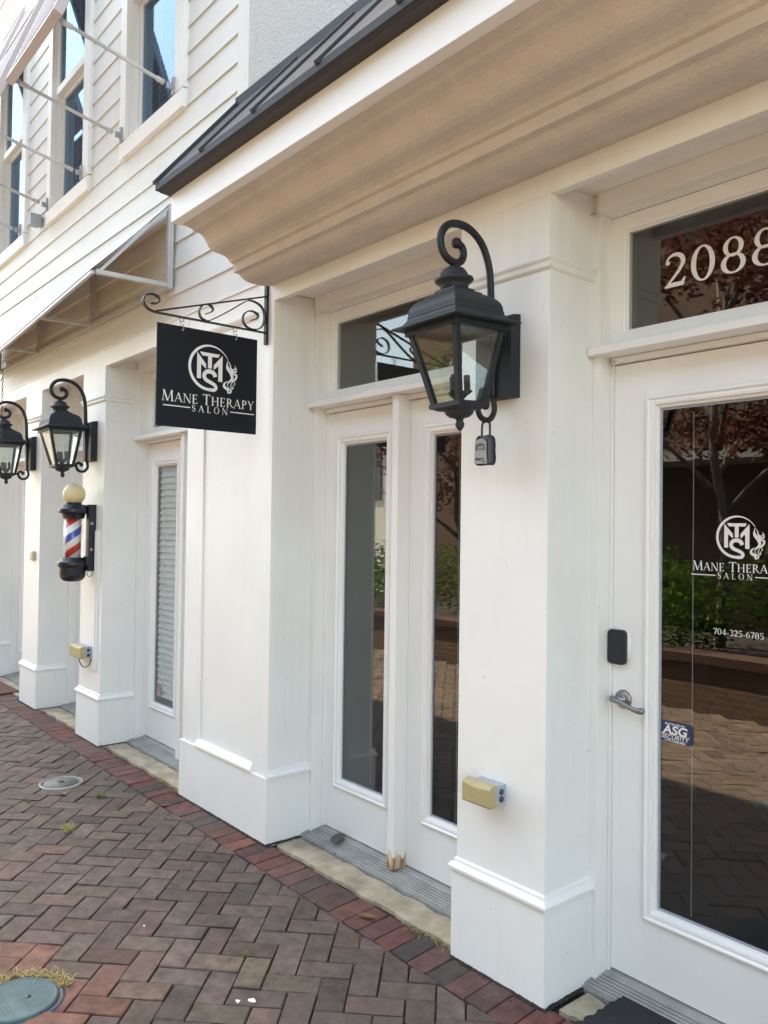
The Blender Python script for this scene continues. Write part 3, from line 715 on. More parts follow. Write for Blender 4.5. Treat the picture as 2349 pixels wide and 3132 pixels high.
    m = MB(); m.lathe(c, [(.006, 2.014), (.010, 2.024), (.012, 2.030), (.030, 2.048), (.036, 2.058), (.034, 2.061), (.006, 2.061)], 16)
    cnd = MB()
    for k in range(3):
        a = 2*PI*k/3+.9; cx, cy = X+.030*math.cos(a), AY+.030*math.sin(a)
        m.lathe((cx, cy, 0), [(.004, 2.050), (.017, 2.060), (.018, 2.064), (.0115, 2.066), (.0115, 2.116), (.008, 2.117)], 12)
        bm_ = MB(); bm_.lathe((cx, cy, 0), [(.006, 2.117), (.008, 2.122), (.013, 2.138), (.013, 2.150), (.008, 2.166), (.003, 2.180), (.001, 2.186)], 12).xf(tl); link('light_bulb', bm_, GLB, t)
    m.xf(tl); link('candle_holder', m, IRONR, t)
    return t
L1 = lantern(-1.967, 'black lantern nearest the camera, with a grey key safe hanging from its lower scroll')
bpy.context.view_layer.update()
lantern(-6.025, 'black lantern on the pilaster above the barber pole', L1)
lantern(-7.485, 'black lantern at the left edge of the picture, partly behind a hanging chain', L1)
# ------------------------------------------------------------------ lettering (flat strokes, each a hair in front of the last)
class Ink:
    def __init__(s, org, ux, uz, n, step=.00012):
        s.m = MB(); s.o = Vector(org); s.ux = Vector(ux); s.uz = Vector(uz); s.n = Vector(n); s.d = 0; s.step = step
    def poly(s, pts):
        s.d += s.step; s.m.add([s.o+s.ux*p[0]+s.uz*p[1]+s.n*s.d for p in pts], [tuple(range(len(pts)))])
    def strip(s, A, B):
        s.d += s.step; n = len(A)
        s.m.add([s.o+s.ux*p[0]+s.uz*p[1]+s.n*s.d for p in A+B], [(i, i+1, n+i+1, n+i) for i in range(n-1)])
    def stroke(s, pts, ws):
        pts = [Vector(p) for p in pts]; n = len(pts); A = []; B = []
        for i in range(n):
            t = (pts[min(i+1, n-1)]-pts[max(i-1, 0)]).normalized(); nn = Vector((-t.y, t.x)); w_ = ws[i] if hasattr(ws, '__len__') else ws
            A.append(pts[i]+nn*w_/2); B.append(pts[i]-nn*w_/2)
        s.strip(A, B)
def arc(cx, cy, rx, ry, a0, a1, n=20): return [(cx+rx*math.cos(math.radians(a0+(a1-a0)*i/n)), cy+ry*math.sin(math.radians(a0+(a1-a0)*i/n))) for i in range(n+1)]
def cw_(n, a, b): return [a+(b-a)*math.sin(PI*i/n)**1.3 for i in range(n+1)]
TK, TN, SF = .135, .052, .05
def glyph(ink, ch, x, y, h, wscale=1.0):
    def P(pts): ink.poly([(x+p[0]*h*wscale, y+p[1]*h) for p in pts])
    def ST(pts, ws):
        ink.stroke([(x+p[0]*h*wscale, y+p[1]*h) for p in pts], [q*h for q in ws] if hasattr(ws, '__len__') else ws*h)
    def bar(x0, x1, w_, y0=0, y1=1): P([(x0-w_/2, y0), (x0+w_/2, y0), (x1+w_/2, y1), (x1-w_/2, y1)])
    def ser(cx, y0, w_=.26):
        P([(cx-w_/2, y0), (cx+w_/2, y0), (cx+w_/2, y0+SF*.8), (cx-w_/2, y0+SF*.8)])
    if ch == 'M':
        bar(.08, .16, TN); bar(.50, .16, TK); bar(.50, .86, TN); bar(.92, .86, TK); ser(.09, 0, .22); ser(.93, 0, .28); ser(.14, .96, .2); ser(.88, .96, .2); return 1.08
    if ch == 'A':
        bar(.06, .40, TN); bar(.74, .40, TK); P([(.2, .32), (.62, .32), (.60, .37), (.22, .37)]); ser(.07, 0, .2); ser(.75, 0, .26); return .86
    if ch == 'N':
        bar(.12, .12, TN); bar(.74, .12, TK); bar(.76, .76, TN); ser(.12, 0, .22); ser(.10, .96, .24); ser(.76, .96, .22); return .90
    if ch == 'E':
        bar(.16, .16, TK); P([(.05, 0), (.56, 0), (.60, .22), (.56, .22), (.50, .05), (.05, .05)]); P([(.05, .95), (.50, .95), (.52, .80), (.56, .80), (.56, 1), (.05, 1)])
        P([(.2, .49), (.46, .49), (.46, .54), (.2, .54)]); P([(.44, .42), (.48, .42), (.48, .61), (.44, .61)]); return .68
    if ch == 'T':
        bar(.38, .38, TK); P([(.02, .94), (.74, .94), (.74, 1), (.02, 1)]); P([(.02, .80), (.05, .80), (.08, .95), (.02, .95)]); P([(.74, .80), (.71, .80), (.68, .95), (.74, .95)]); ser(.38, 0); return .78
    if ch == 'H':
        bar(.16, .16, TK); bar(.74, .74, TK); P([(.16, .48), (.74, .48), (.74, .535), (.16, .535)]); ser(.16, 0); ser(.16, .96); ser(.74, 0); ser(.74, .96); return .92
    if ch in 'RPB':
        bar(.16, .16, TK); ser(.16, 0); ser(.13, .96, .2)
        A = arc(.24, .745, .29, .232, 95, -95, 14); ST(A, cw_(14, .05, .13)); P([(.16, .95), (.25, .95), (.25, 1), (.16, 1)]); P([(.16, .49), (.25, .49), (.25, .54), (.16, .54)])
        if ch == 'R': bar(.76, .36, .13, 0, .5); ser(.78, 0, .16); return .82
        return .64
    if ch == 'Y':
        bar(.40, .12, TK, .42, 1); bar(.40, .68, TN, .42, 1); bar(.40, .40, TK, 0, .46); ser(.40, 0); ser(.12, .96, .24); ser(.68, .96, .2); return .80
    if ch == 'L':
        bar(.16, .16, TK); ser(.16, .96); P([(.05, 0), (.56, 0), (.60, .24), (.56, .24), (.50, .05), (.05, .05)]); return .66
    if ch == 'O':
        n = 36; A = arc(.44, .5, .41, .52, 90, 450, n); B = arc(.44, .5, .29, .475, 90, 450, n)
        ink.strip([Vector((x+p[0]*h, y+p[1]*h)) for p in A], [Vector((x+p[0]*h, y+p[1]*h)) for p in B]); return .90
    if ch == 'S':
        A = arc(.29, .755, .20, .22, 35, 250, 14)+arc(.27, .265, .22, .24, 75, -150, 14); n = len(A)-1
        ST(A, [.05+.10*math.exp(-((i-n/2)/(n*.24))**2) for i in range(n+1)]); P([(.44, .72), (.475, .72), (.475, .95), (.44, .95)]); P([(.06, .05), (.095, .05), (.095, .30), (.06, .30)]); return .60
    if ch == ' ': return .38
    if ch == '-': P([(.06, .27), (.36, .27), (.36, .35), (.06, .35)]); return .42
    # figures
    if ch == '0':
        n = 36; A = arc(.32, .5, .29, .515, 90, 450, n); B = arc(.32, .5, .165, .46, 90, 450, n)
        ink.strip([Vector((x+p[0]*h*wscale, y+p[1]*h)) for p in A], [Vector((x+p[0]*h*wscale, y+p[1]*h)) for p in B]); return .66
    if ch == '8':
        n = 32
        for cx, cy, a, b, c_, d in ((.32, .735, .235, .275, .125, .225), (.32, .27, .285, .285, .165, .232)):
            A = arc(cx, cy, a, b, 90, 450, n); B = arc(cx, cy, c_, d, 90, 450, n)
            ink.strip([Vector((x+p[0]*h*wscale, y+p[1]*h)) for p in A], [Vector((x+p[0]*h*wscale, y+p[1]*h)) for p in B])
        return .66
    if ch == '2':
        A = arc(.29, .72, .215, .235, 170, -28, 16)+[(.40, .46), (.26, .27), (.12, .10)]; n = len(A)-1
        ST(A, [.045+.095*min(1, (i/n)*1.7)*(1 if i < n-3 else .75-.18*(i-n+3)) for i in range(n+1)])
        P(arc(.115, .745, .062, .062, 0, 360, 12)[:-1]); P([(.04, 0), (.52, 0), (.57, .24), (.53, .24), (.46, .13), (.16, .13), (.04, .06)]); return .64
    if ch == '7': P([(.06, .90), (.56, .90), (.56, 1), (.08, 1)]); P([(.06, .78), (.09, .78), (.11, .92), (.06, .92)]); bar(.24, .51, .12, 0, .93); return .58
    if ch == '4': bar(.42, .42, .12); P([(.03, .25), (.58, .25), (.58, .33), (.03, .33)]); bar(.06, .42, .05, .30, 1); ser(.42, 0, .22); return .62
    if ch == '3':
        ST(arc(.26, .745, .19, .22, 150, -80, 14), cw_(14, .05, .12)); ST(arc(.26, .27, .23, .25, 85, -140, 14), cw_(14, .05, .13)); return .58
    if ch == '5':
        ST(arc(.25, .31, .24, .28, 110, -140, 16), cw_(16, .05, .13)); bar(.11, .15, .05, .52, .97); P([(.13, .90), (.50, .90), (.53, 1), (.13, 1)]); return .58
    if ch == '6':
        n = 28; A = arc(.31, .30, .27, .31, 90, 450, n); B = arc(.31, .30, .155, .255, 90, 450, n)
        ink.strip([Vector((x+p[0]*h, y+p[1]*h)) for p in A], [Vector((x+p[0]*h, y+p[1]*h)) for p in B]); ST([(.10, .38), (.14, .62), (.28, .85), (.50, .98)], [.12, .11, .08, .04]); return .62
    if ch == '1': bar(.22, .22, .12); ser(.22, 0, .3); bar(.10, .20, .05, .86, 1); return .46
    return .5
def text_width(s, h, ls=0, big=None):
    d = Ink((0, 0, 0), (1, 0, 0), (0, 0, 1), (0, 0, 0)); w_ = 0
    for i, ch in enumerate(s): hh = h*(1.18 if big and i in big else 1); w_ += glyph(d, ch, 0, 0, hh)*hh+ls*h
    return w_-ls*h
def write(ink, s, x0, x1, y, h, ls=0, big=None):
    w_ = text_width(s, h, ls, big); k = (x1-x0)/w_; sx = ink.ux.copy(); ink.ux = sx*k; x = x0/k
    for i, ch in enumerate(s):
        hh = h*(1.18 if big and i in big else 1); x += glyph(ink, ch, x, y, hh)*hh+ls*h
    ink.ux = sx
def logo(ink, cx, cz, r):
    def p(u, v): return (cx+u*r, cz+v*r)
    # open ring running into the S
    n = 60; A = []; B = []
    for i in range(n+1):
        a = 28+(270-28)*i/n; wd = .02+.105*min(1, (i/n)*2.2) if i/n < .5 else .125
        ro, ri = 1.0, 1.0-wd
        A.append(Vector(p(ro*math.cos(math.radians(a)), ro*math.sin(math.radians(a))))); B.append(Vector(p(ri*math.cos(math.radians(a)), ri*math.sin(math.radians(a)))))
    ink.strip(A, B)
    for q in ([(-.47, .65), (.49, .64), (.39, .495), (-.36, .495)], [(-.09, .50), (.10, .50), (.10, -.02), (-.09, -.02)],
              [(-.60, .63), (-.60, -.50), (-.41, -.50), (-.41, .14), (-.18, -.06), (-.18, .15)], [(.61, .61), (.61, -.54), (.41, -.53), (.41, .13), (.19, -.06), (.19, .15)]):
        ink.poly([p(*k) for k in q])
    S_ = smoothpath([(.27, -.36, 0), (.20, -.22, 0), (.02, -.15, 0), (-.18, -.20, 0), (-.26, -.36, 0), (-.18, -.52, 0), (.02, -.61, 0), (.22, -.70, 0), (.31, -.82, 0), (.22, -.93, 0), (.0, -.937, 0)], 5)
    ink.stroke([p(q[0], q[1]) for q in S_], [.19*r*(1-.25*i/len(S_)) for i in range(len(S_))])
    H_ = [([(.86, .44), (.98, .28), (1.02, .10), (1.12, -.02), (1.26, -.02), (1.28, .12), (1.22, .20)], .07), ([(.86, .44), (.84, .22), (.94, .02), (1.06, -.16), (1.08, -.34), (.94, -.50), (.84, -.64)], .13),
          ([(.98, .22), (1.06, .10), (1.18, .06), (1.24, .18), (1.20, .26)], .05), ([(.80, .28), (.82, .08), (.96, -.10), (1.02, -.26)], .05), ([(1.02, .0), (1.16, -.12), (1.30, -.16), (1.24, -.34), (1.10, -.46), (1.06, -.60)], .09),
          ([(.90, -.46), (.72, -.58), (.70, -.72), (.84, -.82), (.92, -.94), (.84, -.99)], .12), ([(1.04, -.54), (1.02, -.68), (1.10, -.78), (1.14, -.70), (1.08, -.62)], .05),
          ([(.86, -.62), (.92, -.78), (1.04, -.86), (1.00, -.96), (.90, -1.0)], .07), ([(1.16, -.44), (1.22, -.54), (1.16, -.64)], .04)]
    for pts, wd in H_:
        q = smoothpath([(a, b, 0) for a, b in pts], 5); n = len(q)
        ink.stroke([p(k[0], k[1]) for k in q], [wd*r*max(.12, math.sin(PI*(i+.6)/n))*1.05 for i in range(n)])
def brand_block(ink, cx, zline, k):
    hw = .148*k
    logo(ink, cx, zline+.1245*k, .0685*k)
    write(ink, 'MANE THERAPY', cx-hw, cx+hw, zline+.0135*k, .0265*k, .06, big=(0, 5))
    write(ink, 'SALON', cx-.058*k, cx+.058*k, zline-.010*k, .0195*k, .42)
    for a, b in ((cx-hw, cx-.064*k), (cx+.066*k, cx+hw)): ink.poly([(a, zline-.0015*k), (b, zline-.0015*k), (b, zline+.0015*k), (a, zline+.0015*k)])
def ttf(body, size, loc, rotm, bold=0.0, shear=0, align='CENTER', sx=1.0):
    c = bpy.data.curves.new('txt', 'FONT'); c.body = body; c.size = size; c.offset = bold; c.align_x = align; c.shear = shear
    o = bpy.data.objects.new('txt', c); C.objects.link(o); bpy.context.view_layer.update()
    me = bpy.data.meshes.new_from_object(o); mb = MB()
    vs = [rotm @ Vector((v.co.x*sx, v.co.y, 0))+Vector(loc) for v in me.vertices]
    mb.add(vs, [tuple(p.vertices) for p in me.polygons]); bpy.data.objects.remove(o); bpy.data.curves.remove(c); return mb
FRONT = Matrix(((1, 0, 0), (0, 0, -1), (0, 1, 0)))     # text facing -Y
# house number, lettering, phone number and sticker on the entry door
YG = 2.5155
ink = Ink((0, YG, 0), (1, 0, 0), (0, 0, 1), (0, -1, 0))
brand_block(ink, -1.268, 1.459, 1.0)
link('shop_lettering', ink.m, LET, entry, recalc=False)
ink = Ink((0, YG, 0), (1, 0, 0), (0, 0, 1), (0, -1, 0)); write(ink, '704-325-6785', -1.345, -1.178, 1.2675, .0195, .02); link('phone_number', ink.m, LET, entry, recalc=False)
tw = [c for c in salon.children if c.name.startswith('transom_window')][1]
ink = Ink((0, 2.5115, 0), (1, 0, 0), (0, 0, 1), (0, -1, 0))
for ch, xx in zip('2088', (-1.530, -1.432, -1.328, -1.225)): glyph(ink, ch, xx, 2.434, .116, 1.26)
link('house_number', ink.m, LET, tw, recalc=False)
m = MB(); pts = []
for cx, cz, a0 in ((-1.424, .896, -90), (-1.424, .945, 0), (-1.533, .945, 90), (-1.533, .896, 180)): pts += arc(cx, cz, .010, .010, a0, a0+90, 5)
m.prismY(pts, YG-.0008, YG); st = link('security_sticker', m, NAVY, entry)
m = ttf('PROTECTED BY', .0105, (-1.4785, YG-.0011, .9425), FRONT, .0002)
m.ext(ttf('ASG', .040, (-1.4785, YG-.0013, .9135), FRONT, .0012, .15, sx=1.18)); m.ext(ttf('SECURITY', .0185, (-1.4785, YG-.0012, .8965), FRONT, .0002, .1, sx=1.22)); m.ext(ttf('1-877-CARE-ASG', .0105, (-1.4785, YG-.0011, .8870), FRONT, .0003))
link('sticker_lettering', m, LET, entry, recalc=False)
m = MB(); m.add([(-1.532, YG-.0015, .9105), (-1.425, YG-.0015, .9105), (-1.425, YG-.0015, .9125), (-1.532, YG-.0015, .9125)], [(0, 1, 2, 3)]); link('sticker_line', m, YLINE, entry, recalc=False)
# keypad lock and lever handle
m = MB(); m.lathe((0, 0, 0), [(.040, 0), (.040, .004), (.001, .0041)], 28)
m.xf(lambda p: Vector((-1.676+p.x, 2.4995-p.z, 1.189+p.y*1.55))); kp = link('keypad_lock', m, WD, entry)
pts = []
for cx, cz, a0 in ((-1.666, 1.141, -90), (-1.666, 1.232, 0), (-1.706, 1.232, 90), (-1.706, 1.141, 180)): pts += arc(cx, cz, .016, .016, a0, a0+90, 6)
m = MB(); m.prismY(pts, 2.476, 2.4955); link('keypad', m, BLK, kp, bevel=.004)
m = MB(); m.lathe((0, 0, 0), [(.033, 0), (.033, .004), (.028, .009), (.016, .013), (.012, .015), (.012, .040), (.0002, .041)], 30).xf(lambda p: Vector((-1.668+p.x, 2.4995-p.z, 1.003+p.y)))
hp = smoothpath([(-1.686, 2.458, 1.006), (-1.668, 2.455, 1.003), (-1.640, 2.456, .995), (-1.612, 2.460, .984), (-1.592, 2.464, .979), (-1.577, 2.468, .980)], 5)
m.tube(hp, .01, 12, rs=[.0125-.004*math.sin(PI*i/len(hp)) for i in range(len(hp))]); m.sphere(hp[-1], .0115, 12, 8); m.sphere(hp[0], .0125, 12, 8)
link('door_handle', m, STEEL, entry)
# ------------------------------------------------------------------ hanging sign on its scroll bracket
SX = -3.581
t = thing('sign_bracket', 'black wrought iron scroll bracket fixed beside the cornice end, holding the salon sign', 'sign bracket', (SX, 2.172, 2.68))
m = MB(); m.box(SX-.013, SX+.013, 2.164, 2.176, 2.530, 2.838); link('wall_bar', m, IRON, t, bevel=.001)
m = MB(); m.ribbonX([(2.164, 2.777), (1.572, 2.596)], .0065, SX-.008, SX+.008)
low = smoothpath([(2.164, 2.590, 0), (1.85, 2.590, 0), (1.60, 2.590, 0), (1.560, 2.593, 0), (1.536, 2.600, 0), (1.516, 2.618, 0), (1.511, 2.637, 0), (1.521, 2.659, 0), (1.547, 2.671, 0), (1.573, 2.669, 0), (1.588, 2.654, 0), (1.583, 2.638, 0), (1.568, 2.630, 0), (1.546, 2.630, 0)], 5)
m.ribbonX([(p[0], p[1]) for p in low], .0065, SX-.010, SX+.010); link('arm_bars', m, IRON, t)
S_ = [(1.829, 2.628), (1.86, 2.644), (1.866, 2.660), (1.845, 2.677), (1.815, 2.670), (1.794, 2.640), (1.800, 2.610), (1.824, 2.597), (1.852, 2.600), (1.946, 2.659), (2.045, 2.728), (2.085, 2.740), (2.135, 2.725), (2.157, 2.688), (2.155, 2.640), (2.133, 2.609), (2.099, 2.597), (2.059, 2.602), (2.035, 2.628), (2.038, 2.661), (2.063, 2.684), (2.097, 2.687), (2.121, 2.671), (2.112, 2.654), (2.081, 2.640)]
S2 = smoothpath([(a, b, 0) for a, b in S_], 4); m = MB(); m.ribbonX([(p[0], p[1]) for p in S2], .005, SX-.009, SX+.009); link('scroll', m, IRON, t)
t = thing('hanging_sign', 'square black salon sign with white lettering hanging under the scroll bracket', 'shop sign', (SX, 1.85, 2.30))
m = MB(); m.box(SX-.0035, SX+.0035, 1.580, 2.118, 2.063, 2.546); link('sign_panel', m, BLKM, t, bevel=.001)
ink = Ink((SX+.0037, 0, 0), (0, 1, 0), (0, 0, 1), (1, 0, 0)); brand_block(ink, 1.8535, 2.161, 1.652); link('sign_lettering', ink.m, LET, t, recalc=False)
for yy in (1.704, 1.991):
    m = MB(); m.tube([(SX+.011*math.cos(a_*PI/6), yy, 2.576+.011*math.sin(a_*PI/6)) if 0 else (SX, yy+.011*math.cos(a_*PI/6), 2.579+.011*math.sin(a_*PI/6)) for a_ in range(13)], .0024, 6, cap=False)
    m.tube([(SX, yy-.002, 2.571), (SX, yy-.008, 2.560), (SX, yy-.005, 2.548), (SX+.004, yy+.003, 2.545), (SX+.004, yy+.006, 2.556)], .0022, 6)
    m.tube([(SX+.006, yy+.006, 2.556), (SX+.006, yy+.009, 2.535), (SX+.006, yy+.003, 2.524), (SX+.006, yy-.001, 2.532)], .002, 6); link('hook', m, GALV, t)
# ------------------------------------------------------------------ key safe
KX = -1.967
t = thing('key_lockbox', 'grey combination key safe hanging from the lower scroll of the nearest lantern', 'key safe', (KX, 2.092, 1.88))
m = MB(); b = []
pr = [(.031, 1.824, .015), (.036, 1.832, .020), (.0375, 1.850, .021), (.035, 1.872, .020), (.0355, 1.895, .0205), (.034, 1.915, .019), (.028, 1.926, .016), (.020, 1.929, .012)]
k0 = len(m.v)
for hx, z, hy in pr:
    c_ = min(hx, hy)*.45
    for sx, sy, ax, ay in ((1, -1, 1, 0), (1, -1, 0, 1), (-1, -1, 0, 1), (-1, -1, 1, 0), (-1, 1, 1, 0), (-1, 1, 0, 1), (1, 1, 0, 1), (1, 1, 1, 0)):
        m.v.append((KX+sx*(hx-c_*ax), 2.094+sy*(hy-c_*ay), z))
for i in range(len(pr)-1):
    for j in range(8): m.f.append((k0+i*8+j, k0+i*8+(j+1) % 8, k0+(i+1)*8+(j+1) % 8, k0+(i+1)*8+j)); m.sm.append(False)
m.f.append(tuple(k0+j for j in range(8))); m.sm.append(False); m.f.append(tuple(k0+(len(pr)-1)*8+j for j in range(8))); m.sm.append(False)
m.xf(lambda p: Vector((KX+(p.x-KX)*1.1, p.y, p.z))); link('case', m, DGREY, t, bevel=.0015)
m = MB(); m.prismY([(KX-.031, 1.828), (KX+.028, 1.828), (KX+.024, 1.866), (KX+.023, 1.905)]+arc(KX-.003, 1.903, .026, .013, 8, 172, 8)+[(KX-.029, 1.866)], 2.0705, 2.0755); face = link('front_plate', m, LGREY, t, bevel=.001)
m = MB(); m.prismY([(KX-.023, 1.876), (KX+.017, 1.876), (KX+.017, 1.893)]+arc(KX-.003, 1.892, .020, .007, 5, 175, 6), 2.0690, 2.0710); link('dial_window', m, DGREY, t)
m = MB()
for k in range(4): m.box(KX-.013+k*.0075, KX-.0075+k*.0075, 2.0675, 2.0695, 1.8775, 1.891)
link('number_dials', m, LGREY, t, bevel=.001)
m = ttf('Master', .0150, (KX-.004, 2.0702, 1.840), FRONT, .0006); m.ext(ttf('Lock', .0075, (KX+.013, 2.0701, 1.8335), FRONT, .0003)); m2 = ttf('1234', .008, (KX-.002, 2.0673, 1.8812), FRONT, .0002); link('maker_lettering', m, BLK, t, recalc=False)
m = MB(); m.tube(smoothpath([(KX-.019, 2.096, 1.925), (KX-.019, 2.096, 1.955), (KX-.016, 2.096, 1.972), (KX, 2.096, 1.984), (KX+.016, 2.096, 1.972), (KX+.019, 2.096, 1.955), (KX+.019, 2.096, 1.925)], 4), .0042, 8); link('shackle', m, BLK, t)
# ------------------------------------------------------------------ electric outlet boxes
def outlet(x1, w_, z0, z1, label, cord=False):
    t = thing('outlet_box', label, 'outlet box', (x1-w_/2, YF, (z0+z1)/2), 'yellow covered electric outlets on the pilasters')
    m = MB(); m.box(x1-w_+.012, x1, 2.128, YF, z0+.003, z1-.004); link('metal_box', m, GREYP, t, bevel=.004)
    m = MB()
    for zz in (z0+.022, z1-.028): m.lathe((0, 0, 0), [(.011, 0), (.011, .0025), (.0001, .0026)], 16); k = len(m.v)-48; m.v[k:] = [(x1+p[2], 2.153+p[0], zz+p[1]) for p in m.v[k:]]
    link('knockout_plug', m, DGREY, t)
    zm = (z0+z1)/2; n = 10; m = MB()
    yf = 2.092
    for i in range(n+1):
        u_ = i/n; x_ = x1-w_-.002+(w_+.004)*u_; dip = .012*math.sin(PI*u_)
        m.v += [(x_, 2.128, z0-.004), (x_, yf+.004, z0-.004), (x_, yf, z0+.003), (x_, yf, z1-.010-dip*.6), (x_, yf+.010+dip*.4, z1-.001), (x_, 2.128, z1+.002)]
    for i in range(n):
        for j in range(6): b = i*6; m.f.append((b+j, b+(j+1) % 6, b+6+(j+1) % 6, b+6+j)); m.sm.append(False)
    m.f.append(tuple(range(6))); m.sm.append(False); m.f.append(tuple(n*6+i for i in range(6))); m.sm.append(False)
    link('hinged_cover', m, YEL, t, bevel=.003)
    if cord:
        m = MB(); m.tube(smoothpath([(x1-.06, 2.11, z0), (x1-.055, 2.11, z0-.03), (x1-.02, 2.125, z0-.065), (x1+.018, 2.15, z0-.05), (x1+.028, 2.165, z0+.0)], 5), .0035, 6); link('cord', m, BLK, t)
outlet(-1.929, .132, .630, .705, 'yellow covered outlet box low on the nearest pilaster, under the lantern')
outlet(-5.975, .225, .612, .698, 'yellow covered outlet box with a black cord, below the barber pole', True)
m = MB(); m.box(-5.918, -5.893, 2.162, YF, .53, 1.55); m.box(-5.890, -5.866, 2.168, YF, .53, 1.55); o = link('cable_conduit', m, WH, loc=(-5.90, YF, .53), bevel=.002); tag(o, 'white square cable duct running down the pilaster under the barber pole', 'cable duct')
m = MB(); m.box(-7.45, -7.365, 2.150, YF, 1.272, 1.358); o = link('wall_plug_cover', m, CREAMP, loc=(-7.41, YF, 1.31), bevel=.012); tag(o, 'small beige cover plate on the far pilaster face, left of the barber pole', 'cover plate')
# ------------------------------------------------------------------ barber pole
def stripes():
    m = bpy.data.materials.new('barber_stripes'); m.use_nodes = True; t = m.node_tree; b = t.nodes['Principled BSDF']; b.inputs['Roughness'].default_value = .4
    tc = t.nodes.new('ShaderNodeTexCoord'); sp = t.nodes.new('ShaderNodeSeparateXYZ'); t.links.new(tc.outputs['Object'], sp.inputs[0])
    at = t.nodes.new('ShaderNodeMath'); at.operation = 'ARCTAN2'; t.links.new(sp.outputs[1], at.inputs[0]); t.links.new(sp.outputs[0], at.inputs[1])
    dv = t.nodes.new('ShaderNodeMath'); dv.operation = 'MULTIPLY'; dv.inputs[1].default_value = -1/(2*PI); t.links.new(at.outputs[0], dv.inputs[0])
    ma = t.nodes.new('ShaderNodeMath'); ma.operation = 'MULTIPLY_ADD'; ma.inputs[1].default_value = 1/.225; t.links.new(sp.outputs[2], ma.inputs[0]); t.links.new(dv.outputs[0], ma.inputs[2])
    ad = t.nodes.new('ShaderNodeMath'); ad.operation = 'ADD'; ad.inputs[1].default_value = 10.50; t.links.new(ma.outputs[0], ad.inputs[0])
    fr = t.nodes.new('ShaderNodeMath'); fr.operation = 'FRACT'; t.links.new(ad.outputs[0], fr.inputs[0])
    r = t.nodes.new('ShaderNodeValToRGB'); r.color_ramp.interpolation = 'CONSTANT'; e = r.color_ramp.elements
    e[0].position = 0; e[0].color = (.62, .05, .04, 1); e[1].position = .25; e[1].color = (.78, .77, .74, 1)
    q = e.new(.5); q.color = (.04, .08, .40, 1); q = e.new(.75); q.color = (.78, .77, .74, 1)
    t.links.new(fr.outputs[0], r.inputs[0]); t.links.new(r.outputs[0], b.inputs['Base Color']); return m
BX, BY = -6.03, 2.045
t = thing('barber_pole', 'wall mounted barber pole with red, white and blue stripes and a yellowed globe', 'barber pole', (BX, BY, 1.50))
m = MB(); m.sphere((BX, BY, 1.815), .080, 32, 20); link('globe', m, GLOBE, t)
m = MB(); m.lathe((BX, BY, 0), [(.050, 1.738), (.054, 1.738), (.054, 1.752), (.050, 1.756)], 30); m.lathe((BX, BY, 0), [(.072, 1.636), (.076, 1.640), (.076, 1.655), (.082, 1.660), (.082, 1.672), (.104, 1.676), (.107, 1.684), (.107, 1.704), (.104, 1.710), (.088, 1.712), (.086, 1.734), (.080, 1.738), (.05, 1.739)], 36)
link('top_cap', m, BLK, t)
m = MB(); m.lathe((BX, BY, 0), [(.066, 1.345), (.066, 1.635)], 36); link('glass_cylinder', m, GLB, t)
m = MB(); m.lathe((BX, BY, 0), [(.054, 1.345), (.054, 1.635)], 36); link('striped_cylinder', m, stripes(), t)
m = MB(); m.lathe((BX, BY, 0), [(.05, 1.350), (.082, 1.349), (.084, 1.330), (.090, 1.326), (.104, 1.322), (.107, 1.314), (.107, 1.296), (.104, 1.288), (.094, 1.284), (.092, 1.274), (.092, 1.230), (.086, 1.205), (.070, 1.186), (.045, 1.176), (.01, 1.173)], 36)
link('bottom_cap', m, BLK, t)
m = MB(); m.box(-5.995, -5.935, 2.124, YF, 1.252, 1.740); m.box(-6.0, -5.930, 2.110, 2.16, 1.29, 1.36)
m.tube([(-6.01, 2.07, 1.695), (-5.965, 2.14, 1.690)], .016, 8); m.tube([(-6.01, 2.07, 1.305), (-5.965, 2.14, 1.300)], .016, 8)
m.tube(smoothpath([(-5.96, 2.135, 1.255), (-5.96, 2.125, 1.225), (-5.96, 2.145, 1.212), (-5.96, 2.163, 1.228), (-5.96, 2.16, 1.255)], 4), .003, 6)
link('wall_bracket', m, BLK, t, bevel=.002)
m = MB()
for zz in (1.60, 1.41): m.lathe((0, 0, 0), [(.012, 0), (.012, .003), (.0001, .0031)], 12); k = len(m.v)-36; m.v[k:] = [(-5.935+p[2], 2.146+p[0], zz+p[1]) for p in m.v[k:]]
link('bolt_head', m, GALV, t)
# ------------------------------------------------------------------ blinds behind the glass of the clapboard shop's door
t = thing('window_blind', 'closed white horizontal blind behind the narrow glazed door beside the broad pilaster', 'window blind', (-5.45, 2.55, 2.05))
m = MB(); z = .36
while z < 2.04:
    dz = random.gauss(0, .0012); tw_ = .012 if 1.16 < z < 1.2 else 0
    m.add([(-5.622, 2.530, z-.006+dz), (-5.262, 2.530, z-.006+dz-tw_), (-5.262, 2.538, z+.018+dz), (-5.622, 2.538, z+.018+dz), (-5.622, 2.545, z+.042+dz), (-5.262, 2.545, z+.042+dz)], [(0, 1, 2, 3), (3, 2, 5, 4)]); z += .0455
o = link('slats', m, BLIND, t, recalc=False)
m = MB(); m.box(-5.54, -5.536, 2.526, 2.528, .4, 2.04); link('cord', m, BLIND, t)
m = MB(); m.box(-5.595, -5.265, 2.55, 2.58, 2.045, 2.08); link('head_rail', m, BLIND, t)
m = MB(); m.prismY(arc(-5.552, .405, .030, .036, 0, 360, 14)[:-1], 2.5145, 2.5155); link('door_sticker', m, simple('faded_red_sticker', (.40, .14, .10), .5, var=.7, vscale=40, dark=(.5, .42, .36)), ld1)
